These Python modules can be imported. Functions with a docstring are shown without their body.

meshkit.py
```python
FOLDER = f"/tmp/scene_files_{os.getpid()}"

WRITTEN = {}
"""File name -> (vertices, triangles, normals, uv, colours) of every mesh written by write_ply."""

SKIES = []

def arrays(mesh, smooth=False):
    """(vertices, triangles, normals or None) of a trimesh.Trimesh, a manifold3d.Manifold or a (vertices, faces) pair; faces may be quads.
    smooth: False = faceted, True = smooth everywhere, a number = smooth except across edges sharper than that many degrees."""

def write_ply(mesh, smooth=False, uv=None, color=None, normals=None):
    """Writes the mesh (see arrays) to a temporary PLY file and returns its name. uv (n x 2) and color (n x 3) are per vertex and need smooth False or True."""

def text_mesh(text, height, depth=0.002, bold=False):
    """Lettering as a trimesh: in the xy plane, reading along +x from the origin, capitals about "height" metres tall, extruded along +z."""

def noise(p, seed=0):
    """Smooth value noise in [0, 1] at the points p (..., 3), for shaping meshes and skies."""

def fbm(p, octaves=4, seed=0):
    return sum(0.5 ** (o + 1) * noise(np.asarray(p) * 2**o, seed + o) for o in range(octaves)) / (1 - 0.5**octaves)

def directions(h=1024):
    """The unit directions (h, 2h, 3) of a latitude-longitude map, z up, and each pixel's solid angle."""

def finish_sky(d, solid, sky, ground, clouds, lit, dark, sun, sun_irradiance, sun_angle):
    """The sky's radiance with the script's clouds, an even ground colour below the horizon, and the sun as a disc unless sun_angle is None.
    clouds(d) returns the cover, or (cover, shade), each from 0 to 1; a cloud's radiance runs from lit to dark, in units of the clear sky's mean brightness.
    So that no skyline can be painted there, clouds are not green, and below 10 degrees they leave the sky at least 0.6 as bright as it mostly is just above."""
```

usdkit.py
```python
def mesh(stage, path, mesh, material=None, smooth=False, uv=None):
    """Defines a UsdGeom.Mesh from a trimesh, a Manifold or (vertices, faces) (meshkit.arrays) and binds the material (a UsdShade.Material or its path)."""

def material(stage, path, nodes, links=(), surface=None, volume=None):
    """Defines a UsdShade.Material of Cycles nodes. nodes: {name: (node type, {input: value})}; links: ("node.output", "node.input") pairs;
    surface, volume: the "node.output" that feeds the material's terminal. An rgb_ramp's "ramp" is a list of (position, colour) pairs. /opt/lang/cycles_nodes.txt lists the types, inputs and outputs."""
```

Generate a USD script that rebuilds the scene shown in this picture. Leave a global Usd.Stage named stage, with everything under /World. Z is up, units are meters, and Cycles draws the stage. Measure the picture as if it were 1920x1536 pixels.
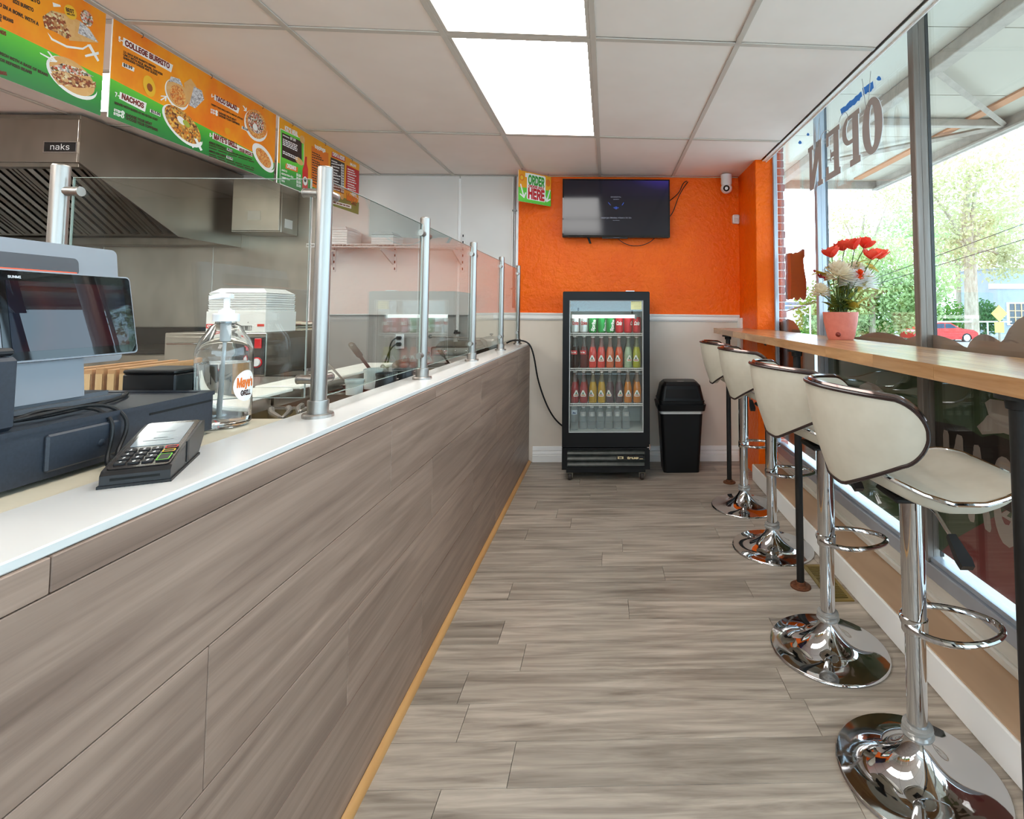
import math, random
import numpy as np, trimesh, manifold3d, shapely
from shapely.geometry import Polygon, Point, LineString, box as sbox
from shapely import affinity
from shapely.ops import unary_union
import usdkit, meshkit
from pxr import Usd, UsdGeom, UsdLux, UsdShade, Gf, Sdf

random.seed(7); np.random.seed(7)
stage = Usd.Stage.CreateInMemory()
UsdGeom.SetStageUpAxis(stage, 'Z'); UsdGeom.SetStageMetersPerUnit(stage, 1.0)
UsdGeom.Xform.Define(stage, '/World'); UsdGeom.Scope.Define(stage, '/World/Looks')

# ---------------------------------------------------------------- camera, sky, sun, exposure
FPX, PX, PY, EYE = 976.51, 1159.10, 532.12, 1.2239          # focal length and principal point in pixels of 1920 x 1536
ax, ay, az = -.0526, .0025, .0219
cxr, sxr = math.cos(ax), math.sin(ax); cyr, syr = math.cos(ay), math.sin(ay); czr, szr = math.cos(az), math.sin(az)
RX = np.array([[1,0,0],[0,cxr,-sxr],[0,sxr,cxr]]); RY = np.array([[cyr,0,syr],[0,1,0],[-syr,0,cyr]]); RZ = np.array([[czr,-szr,0],[szr,czr,0],[0,0,1]])
RC = RZ @ RY @ RX                                            # rows: the camera's right, forward and up
cam = UsdGeom.Camera.Define(stage, '/World/camera')
r_, f_, u_ = RC
cam.AddTransformOp().Set(Gf.Matrix4d(*map(float, (*r_,0, *u_,0, *(-f_),0, 0,0,EYE,1))))
cam.CreateHorizontalApertureAttr(36.0); cam.CreateVerticalApertureAttr(28.8)
cam.CreateFocalLengthAttr(FPX/1920*36)
cam.CreateHorizontalApertureOffsetAttr((960-PX)/1920*36); cam.CreateVerticalApertureOffsetAttr((PY-768)/1920*36)
cam.CreateClippingRangeAttr(Gf.Vec2f(.05, 500)); cam.CreateExposureAttr(0.22)
cam.CreateFStopAttr(0.0)

sky = UsdLux.DomeLight.Define(stage, '/World/sky')
sky.CreateIntensityAttr(1.7); sky.CreateColorAttr(Gf.Vec3f(.58,.81,1.0))
sun = UsdLux.DistantLight.Define(stage, '/World/sun')
sun.CreateIntensityAttr(4.2); sun.CreateAngleAttr(.6); sun.CreateColorAttr(Gf.Vec3f(1,.95,.86))
sun.AddRotateXYZOp().Set(Gf.Vec3f(38, 0, -18))               # from behind and above the shop's front
PANEL = 6.3                                                   # radiance of the ceiling light panels

def at(u, v, axis, val):
    'the point where the sight line through pixel (u, v) meets the plane axis = val'
    w = RC.T @ np.array([(u-PX)/FPX, 1, -(v-PY)/FPX]); o = np.array([0,0,EYE])
    return o + (val-o[axis])/w[axis]*w

# ---------------------------------------------------------------- helpers
def S(r, g, b):
    c = np.array([r,g,b])/255.; return tuple(np.where(c < .04045, c/12.92, ((c+.055)/1.055)**2.4))
COUNT = {}; LOC = {}
def fresh(parent, name):
    k = (str(parent), name); n = COUNT.get(k, 0); COUNT[k] = n+1
    return f'{parent}/{name}' + (f'_{n:03d}' if n else '')
def say(p, label=None, cat=None, group=None, kind=None):
    for k, v in (('label',label),('category',cat),('group',group),('kind',kind)):
        if v: p.SetCustomDataByKey(k, v)
    return p
def thing(name, label, cat, loc=(0,0,0), rotz=0, group=None, kind=None):
    path = fresh('/World', name); x = UsdGeom.Xform.Define(stage, path)
    x.AddTranslateOp().Set(Gf.Vec3d(*map(float, loc)))
    if rotz: x.AddRotateZOp().Set(float(rotz))
    LOC[path] = np.array(loc, float)
    return say(x.GetPrim(), label, cat, group, kind)
def obj(name, mesh, mat, parent=None, smooth=30, local=False, label=None, cat=None, group=None, kind=None):
    par = str(parent.GetPath()) if parent is not None else '/World'
    path = fresh(par, name)
    if isinstance(mesh, MB): mesh = mesh.get()
    v, f = np.array(mesh.vertices, float), np.array(mesh.faces)
    off = LOC.get(par, np.zeros(3)); LOC[path] = off
    if not local: v = v - off
    p = usdkit.mesh(stage, path, trimesh.Trimesh(v, f, process=False), mat, smooth).GetPrim()
    return say(p, label, cat, group, kind)
def struct(name, loc=(0,0,0), label=None): return thing(name, label, None, loc, kind='structure')
def dup(root, loc, rotz=0, label=None, group=None):
    was = root.GetCustomData()
    r = thing(root.GetName(), label or was['label'], was['category'], loc, rotz, group or was.get('group'))
    r.GetReferences().AddInternalReference(root.GetPath()); r.SetInstanceable(True); return r

class MB:
    def __init__(s): s.v, s.f, s.n = [], [], 0
    def add(s, m, T=None):
        v, f = (m.vertices, m.faces) if hasattr(m, 'faces') else m
        v = np.array(v, float); f = np.array(f)
        if f.shape[1] == 4: f = np.vstack([f[:,[0,1,2]], f[:,[0,2,3]]])
        if T is not None: v = v @ np.array(T)[:3,:3].T + np.array(T)[:3,3]
        s.v.append(v); s.f.append(f+s.n); s.n += len(v); return s
    def get(s): return trimesh.Trimesh(np.vstack(s.v), np.vstack(s.f), process=False)
    def box(s, x0, x1, y0, y1, z0, z1, c=0.0, T=None):
        c = min(c, (x1-x0)*.45, (y1-y0)*.45, (z1-z0)*.45)
        if c <= 0:
            b = trimesh.creation.box([x1-x0, y1-y0, z1-z0]); v = b.vertices + [(x0+x1)/2,(y0+y1)/2,(z0+z1)/2]
            return s.add((v, b.faces), T)
        p = []
        for X, sx in ((x0,1),(x1,-1)):
            for Y, sy in ((y0,1),(y1,-1)):
                for Z, sz in ((z0,1),(z1,-1)):
                    p += [(X+sx*c, Y+sy*c, Z), (X+sx*c, Y, Z+sz*c), (X, Y+sy*c, Z+sz*c)]
        return s.add(hull(p), T)
    def tube(s, pts, r, n=10, closed=False):
        p = np.asarray(pts, float); m = len(p); r = np.broadcast_to(r, (m,)).astype(float)
        if closed: t = np.roll(p,-1,0)-np.roll(p,1,0)
        else: t = np.gradient(p, axis=0)
        t /= np.linalg.norm(t, axis=1, keepdims=True)+1e-12
        a = np.cross(t[0], [0,0,1.] if abs(t[0][2]) < .9 else [1.,0,0]); A = []
        for k in range(m):
            a = a - t[k]*(a@t[k]); a /= np.linalg.norm(a)+1e-12; A.append(a)
        A = np.array(A); B = np.cross(t, A); g = np.arange(n)*2*np.pi/n
        v = p[:,None] + r[:,None,None]*(np.cos(g)[None,:,None]*A[:,None] + np.sin(g)[None,:,None]*B[:,None])
        f = []
        for i in range(m if closed else m-1):
            i2 = (i+1) % m
            for j in range(n): f.append((i*n+j, i*n+(j+1)%n, i2*n+(j+1)%n, i2*n+j))
        v = v.reshape(-1,3); s.add((v, np.array(f)))
        if not closed:
            for i, o in ((0,1),(m-1,0)):
                ring = list(range(i*n, i*n+n)); c = len(v)
                s.add((np.vstack([v[ring], p[i]]), np.array([((j+1)%n, j, n) if o else (j, (j+1)%n, n) for j in range(n)])))
        return s
    def rod(s, a, b, r, n=12, r2=None): return s.tube([a, b], [r, r if r2 is None else r2], n)
    def lathe(s, prof, c=(0,0,0), n=24, axis=None):
        'prof: (radius, height) pairs bottom to top, about z, or about axis (a direction)'
        prof = np.asarray(prof, float); g = np.arange(n)*2*np.pi/n
        v = np.stack([prof[:,None,0]*np.cos(g), prof[:,None,0]*np.sin(g), np.broadcast_to(prof[:,None,1], (len(prof),n))], -1).reshape(-1,3)
        f = [(i*n+j, i*n+(j+1)%n, (i+1)*n+(j+1)%n, (i+1)*n+j) for i in range(len(prof)-1) for j in range(n)]
        if axis is not None:
            T = trimesh.geometry.align_vectors([0,0,1], axis); v = v @ T[:3,:3].T
        return s.add((v+np.array(c), np.array(f)))
    def prism(s, poly, O, U, V, d):
        'a 2-D outline (shapely) in the axes U, V at O, thick by d along U x V'
        U, V, O = np.array(U,float), np.array(V,float), np.array(O,float); N = np.cross(U, V)
        for g in getattr(poly, 'geoms', [poly]):
            if g.area <= 0: continue
            m = trimesh.creation.extrude_polygon(g, abs(d), engine='earcut'); w = m.vertices; fl = m.faces
            if d < 0: w = w*[1,1,-1]; fl = fl[:,::-1]
            s.add((O + w[:,:1]*U + w[:,1:2]*V + w[:,2:]*N, fl))
        return s
    def flat(s, poly, O, U, V, lift=0.0):
        U, V, O = np.array(U,float), np.array(V,float), np.array(O,float); O = O + np.cross(U, V)*lift
        for g in getattr(poly, 'geoms', [poly]):
            if g.is_empty or g.area <= 0: continue
            w, fl = trimesh.creation.triangulate_polygon(g, engine='earcut')
            s.add((O + w[:,:1]*U + w[:,1:2]*V, fl))
        return s
    def surf(s, fn, nu, nv, wrap=False):
        'a grid of fn(a, b), a and b from 0 to 1'
        A, B = np.meshgrid(np.linspace(0,1,nu), np.linspace(0,1,nv), indexing='ij')
        v = np.array(fn(A.ravel(), B.ravel())).T
        f = [(i*nv+j, (i+1)*nv+j, (i+1)*nv+j+1, i*nv+j+1) for i in range(nu-1) for j in range(nv-1)]
        return s.add((v, np.array(f)))
def hull(p):
    m = manifold3d.Manifold.hull_points(np.asarray(p, float)).to_mesh(); return (m.vert_properties[:,:3], m.tri_verts)
def rrect(w, h, r, x=0, y=0): return sbox(x+r, y+r, x+w-r, y+h-r).buffer(r, quad_segs=4)
def ell(x, y, a, b, rot=0, q=8): return affinity.rotate(affinity.scale(Point(x,y).buffer(1, quad_segs=q), a, b), rot)
def frame_T(O, X, Y, Z):
    T = np.eye(4); T[:3,0], T[:3,1], T[:3,2], T[:3,3] = X, Y, Z, O; return T
TEXT = {}
def letters(text, bold=False, simp=.9):
    'outline of a line of lettering, capitals 1 high, from the origin'
    k = (text, bold, simp)
    if k not in TEXT:
        import glob
        from PIL import Image, ImageDraw, ImageFont
        font = ImageFont.truetype(glob.glob('/opt/blender-*/*/datafiles/fonts/Inter.woff2')[0], 96)
        x0, y0, x1, y1 = font.getbbox(text, anchor='ls', stroke_width=6*bold)
        im = Image.new('L', (x1-x0+8, y1-y0+8)); ImageDraw.Draw(im).text((4-x0, 4-y0), text, 255, font, anchor='ls', stroke_width=6*bold)
        on = np.pad(np.asarray(im) > 127, ((0,0),(1,1))).astype(np.int8)
        rows, st = np.nonzero(np.diff(on, axis=1) == 1); en = np.nonzero(np.diff(on, axis=1) == -1)[1]
        sh = shapely.union_all(shapely.box(st, -rows-1, en, -rows)).buffer(.6).buffer(-.6).simplify(simp)
        TEXT[k] = affinity.affine_transform(sh, [1/70,0,0,1/70,-4/70,(4-y0)/70])
    return TEXT[k]
def fit_text(text, w, h, bold=True, simp=.9):
    p = letters(text, bold, simp); b = p.bounds
    return affinity.scale(affinity.translate(p, -b[0], 0), w/(b[2]-b[0]), h, origin=(0,0))

# ---------------------------------------------------------------- materials
def M(name, nodes, links=(), surface='p.BSDF'): return usdkit.material(stage, '/World/Looks/'+name, nodes, links, surface=surface)
PLAIN = {}
def plain(name, col, rough=.5, metal=0.0, **kw):
    if name not in PLAIN: PLAIN[name] = M(name, {'p': ('principled_bsdf', dict(base_color=col, roughness=rough, metallic=metal, **kw))})
    return PLAIN[name]
def noisy(name, c1, c2, scale=(8,8,8), rough=.5, metal=0.0, bump=0.0, bscale=None, detail=4, lo=.3, hi=.7, rnd=0.0, dist=.0, bdist=.002, **kw):
    n = {'g': ('geometry', {}), 'm': ('mapping', {'scale': scale}), 'n': ('noise_texture', {'scale': 1.0, 'detail': detail, 'roughness': .6, 'distortion': dist}),
         'r': ('rgb_ramp', {'ramp': [(lo, c1), (hi, c2)]}), 'p': ('principled_bsdf', dict(roughness=rough, metallic=metal, **kw))}
    l = [('g.position','m.vector'), ('n.fac','r.fac')]
    if rnd:
        n |= {'o': ('object_info', {}), 'k': ('math', {'math_type': 'multiply', 'value2': 53.0}), 'c': ('combine_xyz', {}), 'va': ('vector_math', {'math_type': 'add'}),
              'b': ('map_range', {'from_min': 0.0, 'from_max': 1.0, 'to_min': 1-rnd, 'to_max': 1+rnd}), 'h': ('hsv', {'fac': 1.0})}
        l += [('o.random','k.value1'), ('k.value','c.x'), ('k.value','c.z'), ('m.vector','va.vector1'), ('c.vector','va.vector2'), ('va.vector','n.vector'),
              ('o.random','b.value'), ('b.result','h.value'), ('r.color','h.color'), ('h.color','p.base_color')]
    else: l += [('m.vector','n.vector'), ('r.color','p.base_color')]
    if bump:
        n |= {'bn': ('noise_texture', {'scale': 1.0, 'detail': 3.0}), 'bm': ('mapping', {'scale': bscale or scale}), 'bu': ('bump', {'strength': bump, 'distance': bdist})}
        l += [('g.position','bm.vector'), ('bm.vector','bn.vector'), ('bn.fac','bu.height'), ('bu.normal','p.normal')]
    return M(name, n, l)
def emit(name, col, s): return M(name, {'e': ('emission', {'color': col, 'strength': s})}, surface='e.emission')
def pane(name, tint=(1,1,1), ior=1.5, gl=(1,1,1), more=0.0):
    n = {'t': ('transparent_bsdf', {'color': tint}), 'g': ('glossy_bsdf', {'color': gl, 'roughness': 0.0}), 'f': ('fresnel', {}), 'x': ('mix_closure', {}),
         'q': ('geometry', {}), 'i': ('map_range', {'from_min': 0.0, 'from_max': 1.0, 'to_min': ior, 'to_max': 1/ior})}
    l = [('q.backfacing','i.value'), ('i.result','f.IOR'), ('f.fac','x.fac'), ('t.BSDF','x.closure1'), ('g.BSDF','x.closure2')]
    return M(name, n, l, surface='x.closure')

chrome = plain('chrome', (.62,.62,.63), .045, 1.0)
brushed = noisy('brushed_steel', S(160,154,147), S(178,172,166), (60,60,2), .36, 1.0)
stainless = noisy('stainless_sheet', S(150,145,136), S(186,180,170), (2.5,1.5,1.2), .30, 1.0, detail=3)
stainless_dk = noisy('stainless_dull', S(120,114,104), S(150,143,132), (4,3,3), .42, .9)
alu = noisy('aluminium', S(168,174,184), S(190,196,206), (8,3,2), .36, .45)
alu_old = noisy('weathered_mullion', S(112,98,86), S(150,144,140), (18,18,1.2), .42, .35)
satin_black = noisy('satin_black', S(13,13,14), S(19,19,20), (300,300,300), .38, specular_ior_level=.25)
white_gloss = plain('white_paint', S(236,232,226), .35)
white_plastic = plain('white_plastic', S(240,240,240), .3)
black_plastic = plain('black_plastic', S(22,22,24), .35)
black_matte = plain('black_matte', S(18,18,18), .6)
rubber = plain('black_rubber', S(20,20,21), .5)
darkgap = plain('dark_void', S(14,13,12), .9)
# ================================================================ THE ROOM
ZC, YB, XL, YF = 2.348, 4.32, -5.0, -2.6                     # ceiling, back wall, kitchen's far left wall, wall behind the camera
XW, YP = 1.25, 3.82                                           # window plane, face of the orange pier at the window's end
XE = 1.19                                                     # edge of the ceiling by the window
floor_m = noisy('grey_oak_vinyl', S(106,94,83), S(192,178,162), (2.4,30,1), .38, 0, .12, (14,260,1), 7, .25, .72, .13, .5, .0006)
floor = struct('floor'); fb = MB().box(XL, 1.4, YF, YB+.05, -.12, -.006)
obj('subfloor', fb, plain('subfloor_grey', S(70,66,62), .8), floor)
rw = .1455; y0 = 4.32 - 47*rw; rr = random.Random(3)
for k in range(48):
    a, b = y0+k*rw, min(y0+(k+1)*rw, YB)
    if b-a < .02: continue
    x = -.70 - rr.random()*.9
    while x < 1.10:
        x2 = x + 1.05
        if x2 > -.63: obj('plank', MB().box(max(x,-.72)+.0006, min(x2,1.12)-.0006, a+.0005, b-.0005, -.006, 0, .0007), floor_m, floor, smooth=False)
        x = x2
    if k % 1 == 0 and rr.random() < .3: pass
obj('kitchen_floor', MB().box(XL, -.73, YF, YB, -.006, -.001), plain('quarry_tile', S(110,70,55), .6), floor)

# walls
orange_m = noisy('orange_stucco', S(250,100,0), S(255,110,0), (5,5,5), .42, 0, .95, (30,30,30), 3, bdist=.010, specular_ior_level=.25)
greige_m = noisy('greige_paint', S(226,212,196), S(232,218,202), (4,4,4), .55, 0, .08, (150,150,150))
frp = noisy('grey_wall_panel', S(224,219,213), S(230,225,219), (2,2,2), .45, 0, .05, (90,90,90))
trim_m = plain('trim_white', S(248,245,241), .35)
wb = struct('wall_back')
obj('wall_core', MB().box(XL-.1, 1.30, YB+.03, YB+.15, -.1, 2.8), plain('gypsum', S(170,165,160), .8), wb)
XO = -.735
obj('orange_panel', MB().box(XO, 1.12, YB, YB+.03, 1.19, ZC+.05), orange_m, wb, label='orange textured upper wall')
obj('lower_panel', MB().box(XO-.35, 1.12, YB, YB+.03, 0, 1.19), greige_m, wb, label='greige painted lower wall')
edges = [XL, -3.65, -2.44, -1.225, XO]
for a, b in zip(edges[:-1], edges[1:]): obj('wall_panel', MB().box(a+.002, b-.002, YB, YB+.028, 0 if b < -1.5 else 1.19, ZC+.03, .001), frp, wb, smooth=False)
for x in (-1.225, -2.44): obj('batten', MB().box(x-.011, x+.011, YB-.006, YB+.005, .9, ZC-.02, .003), trim_m, wb)
obj('corner_strip', MB().box(-.79, XO, YB-.012, YB+.005, 1.2, ZC-.01, .004), trim_m, wb)
wl = struct('wall_left'); obj('wall_panel', MB().box(XL-.1, XL, YF-.1, YB+.1, -.1, 2.8), frp, wl)
wf = struct('wall_front')                                    # behind the camera, with the shop's glazed front
for b in ((XL-.1,-2.6,0,2.8), (-2.6,1.0,0,1.22), (-2.6,1.0,2.28,2.8), (1.0,1.4,0,2.8)):
    obj('wall_panel', MB().box(b[0], b[1], YF-.1, YF, b[2], b[3]), plain('cream_paint', S(214,204,190), .6), wf)
for x in (-2.6, -1.5, .95): obj('mullion', MB().box(x, x+.05, YF-.08, YF-.02, 1.22, 2.28), alu, wf)
pane_m = pane('window_glass', (.97,.98,.97))
obj('pane', MB().box(-2.55, .95, YF-.055, YF-.049, 1.22, 2.28), pane_m, wf)
wr = struct('wall_right')
obj('orange_pier', MB().box(1.108, 1.263, YP, YB+.12, 0, 2.8, .004), orange_m, wr, label='glossy orange end pier beside the window')
obj('corner_post', MB().box(1.085, 1.108, YB-.10, YB+.005, .10, 1.17, .004), trim_m, wr)
tan_m = noisy('tan_laminate', S(186,150,118), S(200,166,134), (8,1.2,8), .4, 0)
obj('curb', MB().box(1.078, 1.40, YF, YP, 0, .112), trim_m, wr)
obj('ledge', MB().box(1.070, 1.262, YF, YP, .1125, .118, .001), tan_m, wr, label='tan laminate ledge below the window')
obj('kick_board', MB().box(1.062, 1.078, YF, YP+.02, 0, .113, .004), trim_m, wr)
sillw = noisy('sill_paint', S(205,198,186), S(226,221,212), (6,1.5,8), .3)
obj('sill_board', MB().box(1.245, 1.38, YF, YP, .118, .205, .006), sillw, wr)
obj('sill_step', MB().box(1.232, 1.262, YF, YP, .118, .150, .006), sillw, wr)
obj('header', MB().box(1.20, 1.40, YF, YP, 2.76, 2.85), plain('header_grey', S(150,145,138), .6), wr)
obj('plenum_board', MB().box(1.190, 1.196, YF, YP+.01, ZC+.012, 2.8), trim_m, wr)

def strip(name, mat, prof, a, b, y, lab=None):               # a moulding on the back wall: prof is (out, up) points, its ends at a and b (x, z)
    poly = Polygon(prof); d = np.array([b[0]-a[0], 0, b[1]-a[1]]); L = np.linalg.norm(d); d /= L
    up = np.array([-d[2],0,d[0]]); out = np.array([0,-1,0])
    return MB().prism(poly, (a[0], y, a[1]), out, up, -L)
rail_prof = [(0,0),(.006,0),(.010,.006),(.018,.012),(.020,.022),(.014,.028),(.014,.042),(.022,.048),(.024,.058),(.018,.062),(0,.062)]
base_prof = [(0,0),(.016,0),(.016,.052),(.012,.056),(.015,.062),(.012,.078),(.007,.084),(.010,.092),(.006,.112),(.003,.122),(0,.124)]
def end_pts(u0,v0,u1,v1): p, q = at(u0,v0,1,YB), at(u1,v1,1,YB); return (p[0],p[2]), (q[0],q[2])
a, b = (-.93, 1.152), (1.100, 1.132)
obj('trim', MB().add(strip('rail', trim_m, rail_prof, a, b, YB).get()), trim_m, kind='structure', label='white chair rail moulding on the back wall')
a, b = (-.60, .0), (1.085, .0)
obj('baseboard_back', strip('base', trim_m, base_prof, a, b, YB).get(), trim_m, kind='structure', label='white stepped baseboard under the greige wall')
# conduit beside the orange wall
k = thing('conduit_pipe', 'thin grey conduit pipe running down the wall beside the orange paint', 'pipe', (-.745, YB-.025, 0))
obj('pipe', MB().rod((-.765,YB-.02,1.25),(-.765,YB-.02,ZC-.004),.011), plain('grey_pipe', S(150,148,145), .4, .6), k)
for z in (1.4, 2.05): obj('clamp', MB().box(-.785,-.745,YB-.034,YB-.006,z,z+.012,.002), plain('grey_pipe', 0), k)

# ---------------------------------------------------------------- ceiling
GX, GY, TX, TY, SK = -.0592, 2.1066, .6096, 1.2192, .045
tile_m = noisy('ceiling_tile_face', S(245,234,226), S(250,240,233), (3,3,3), .9, 0, .12, (420,420,420), 4, bdist=.0008)
tee_m = plain('tee_bar_paint', S(206,198,188), .45)
ceil = struct('ceiling')
obj('deck', MB().box(XL, XE, YF, YB, ZC+.10, ZC+.16), plain('deck_dark', S(60,58,55), .9), ceil)
def gpt(i, j): return np.array([GX+TX*i, GY+TY*j+SK*TX*i])
LIGHTS = {(-1,-1): 'near', (-1,0): 'far', (-1,-3): 'back', (-5,-1): 'kitchen far', (-5,-2): 'kitchen', (-4,-2): 'kitchen mid', (-6,-1): 'kitchen left', (-5,-3): 'kitchen rear'}
lightspots = []
rt = random.Random(11)
for i in range(-9, 2):
    xa, xb = GX+TX*i, min(GX+TX*(i+1), XE-.004)
    if xb < XL: continue
    for j in range(-4, 3):
        p = [gpt(i,j), gpt(i+1,j), gpt(i+1,j+1), gpt(i,j+1)]
        pg = Polygon(p).intersection(sbox(XL, YF, XE-.004, YB-.002))
        if pg.is_empty or pg.area < .01: continue
        if (i,j) in LIGHTS: lightspots.append((pg, LIGHTS[i,j])); continue
        pg = pg.buffer(-.008, join_style=2)
        if pg.is_empty: continue
        obj('ceiling_tile', MB().prism(pg, (0,0,ZC+.007+rt.random()*.003), (1,0,0), (0,1,0), .014), tile_m, ceil, smooth=False)
for i in range(-8, 2):
    x = GX+TX*i
    if x < XL: continue
    obj('tee_bar', MB().box(x-.012, x+.012, YF, YB-.001, ZC, ZC+.006, .001).box(x-.003, x+.003, YF, YB-.001, ZC+.004, ZC+.04), tee_m, ceil, smooth=False)
for i in range(-9, 2):
    for j in range(-4, 3):
        p, q = gpt(i,j), gpt(i+1,j)
        if q[0] > XE: q = p + (q-p)*(XE-.004-p[0])/(q[0]-p[0])
        if p[0] < XL or not (YF+.02 < p[1] < YB-.03 and YF+.02 < q[1] < YB-.03): continue
        n = np.array([0,.012]); pg = Polygon([p-n+[.012,0], q-n-[.012,0], q+n-[.012,0], p+n+[.012,0]])
        obj('cross_tee', MB().prism(pg, (0,0,ZC+.0008), (1,0,0), (0,1,0), .005), tee_m, ceil, smooth=False)
obj('edge_angle', MB().box(XE-.004, XE+.004, YF, YP+.02, ZC-.010, ZC+.012, .001).box(XE-.03, XE, YF, YP+.02, ZC-.002, ZC+.002), trim_m, ceil, smooth=False)
obj('wall_angle', MB().box(XL, 1.1, YB-.022, YB, ZC-.001, ZC+.002), tee_m, ceil, smooth=False)
lamp_m = emit('light_panel', (1,.985,.955), PANEL); kitchen_lamp = emit('kitchen_light_panel', (1,.975,.93), PANEL*1.6)
txt = {'near': 'ceiling light panel nearer the camera, cut by the top edge of the photo', 'far': 'ceiling light panel farther in, nearest the television wall', 'back': 'ceiling light panel behind the camera', 'kitchen far': 'kitchen ceiling light panel outside the frame, in front of the hood', 'kitchen left': 'kitchen ceiling light panel outside the frame, farthest left', 'kitchen mid': 'kitchen ceiling light panel outside the frame, beside the camera', 'kitchen': 'kitchen ceiling light panel just left of the nearest menu board, outside the frame', 'kitchen rear': 'kitchen ceiling light panel behind the camera, outside the frame'}
for pg, w in lightspots:
    c = np.array(pg.centroid.coords[0]); t = thing('ceiling_light', txt[w], 'ceiling light', (*c, ZC))
    inn = pg.buffer(-.026, join_style=2)
    obj('frame', MB().prism(pg.buffer(-.013, join_style=2).difference(inn), (0,0,ZC+.001), (1,0,0), (0,1,0), .02), tee_m, t, smooth=False)
    obj('diffuser', MB().prism(inn, (0,0,ZC+.006), (1,0,0), (0,1,0), .004), kitchen_lamp if 'kitchen' in w else lamp_m, t, smooth=False)
t = thing('ceiling_light', 'small lit ceiling panel over the kitchen, seen between two menu boards', 'ceiling light', (-2.75, 2.7, ZC))
obj('frame', MB().prism(sbox(-2.92,2.44,-2.12,2.97).difference(sbox(-2.90,2.46,-2.14,2.95)), (0,0,ZC-.003), (1,0,0), (0,1,0), .009), tee_m, t, smooth=False)
obj('diffuser', MB().box(-2.90,-2.14,2.46,2.95,ZC+.0,ZC+.005), kitchen_lamp, t, smooth=False)

# ---------------------------------------------------------------- window on the right
win = struct('window_1', label='shop window wall with weathered metal mullions')
MY = [3.03, 2.05, .955, -.075, -1.1, -2.1]
obj('bottom_rail', MB().box(1.236, 1.30, YF, YP, .205, .262, .004), alu, win, smooth=False)
obj('glazing_bead', MB().box(1.250, 1.29, YF, YP, .262, .280, .003), alu, win, smooth=False)
obj('jamb', MB().box(1.234, 1.262, YP-.030, YP-.001, .262, 2.76, .003), alu, win)
for i, y in enumerate(MY):
    obj('mullion', MB().box(1.236, 1.262, y-.020, y+.018, .262, 2.76, .003).box(1.262, 1.300, y-.016, y+.014, .262, 2.76, .002), alu_old if i else alu, win, smooth=False)
    obj('gasket', MB().box(1.290, 1.303, y-.0185, y-.0155, .28, 2.74), rubber, win, smooth=False)
ys = [YP-.016] + MY + [YF]
for a, b in zip(ys[:-1], ys[1:]): obj('pane', MB().box(1.276, 1.282, b+.012, a-.014, .275, 2.75), pane_m, win, smooth=False)
# ================================================================ SERVICE COUNTER
ZT = .9593
wood_m = noisy('counter_laminate', S(112,89,76), S(174,146,128), (3,1.3,26), .42, 0, .06, (20,6,190), 6, .22, .76, .06, .7, .0005)
quartz = plain('white_quartz', S(218,215,210), .18)
ct = thing('service_counter', 'long service counter clad in greyish brown wood planks with a white top', 'counter', (-.7, 1.5, 0))
XF = -.628
obj('counter_wall', MB().box(-.78, XF-.012, YF+.02, YB-.02, 0, ZT-.0135), plain('stud_wall', S(120,112,104), .8), ct)
rows = [(.9035,ZT-.0135,[.62,1.95,3.05]), (.694,.9035,[-.4,.42,1.56,2.65,3.72]), (.474,.694,[-.3,.868,1.93,3.03]), (.262,.474,[-.9,.25,1.33,2.52,3.6]), (.02,.262,[-.2,.9,1.85,3.03])]
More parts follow.
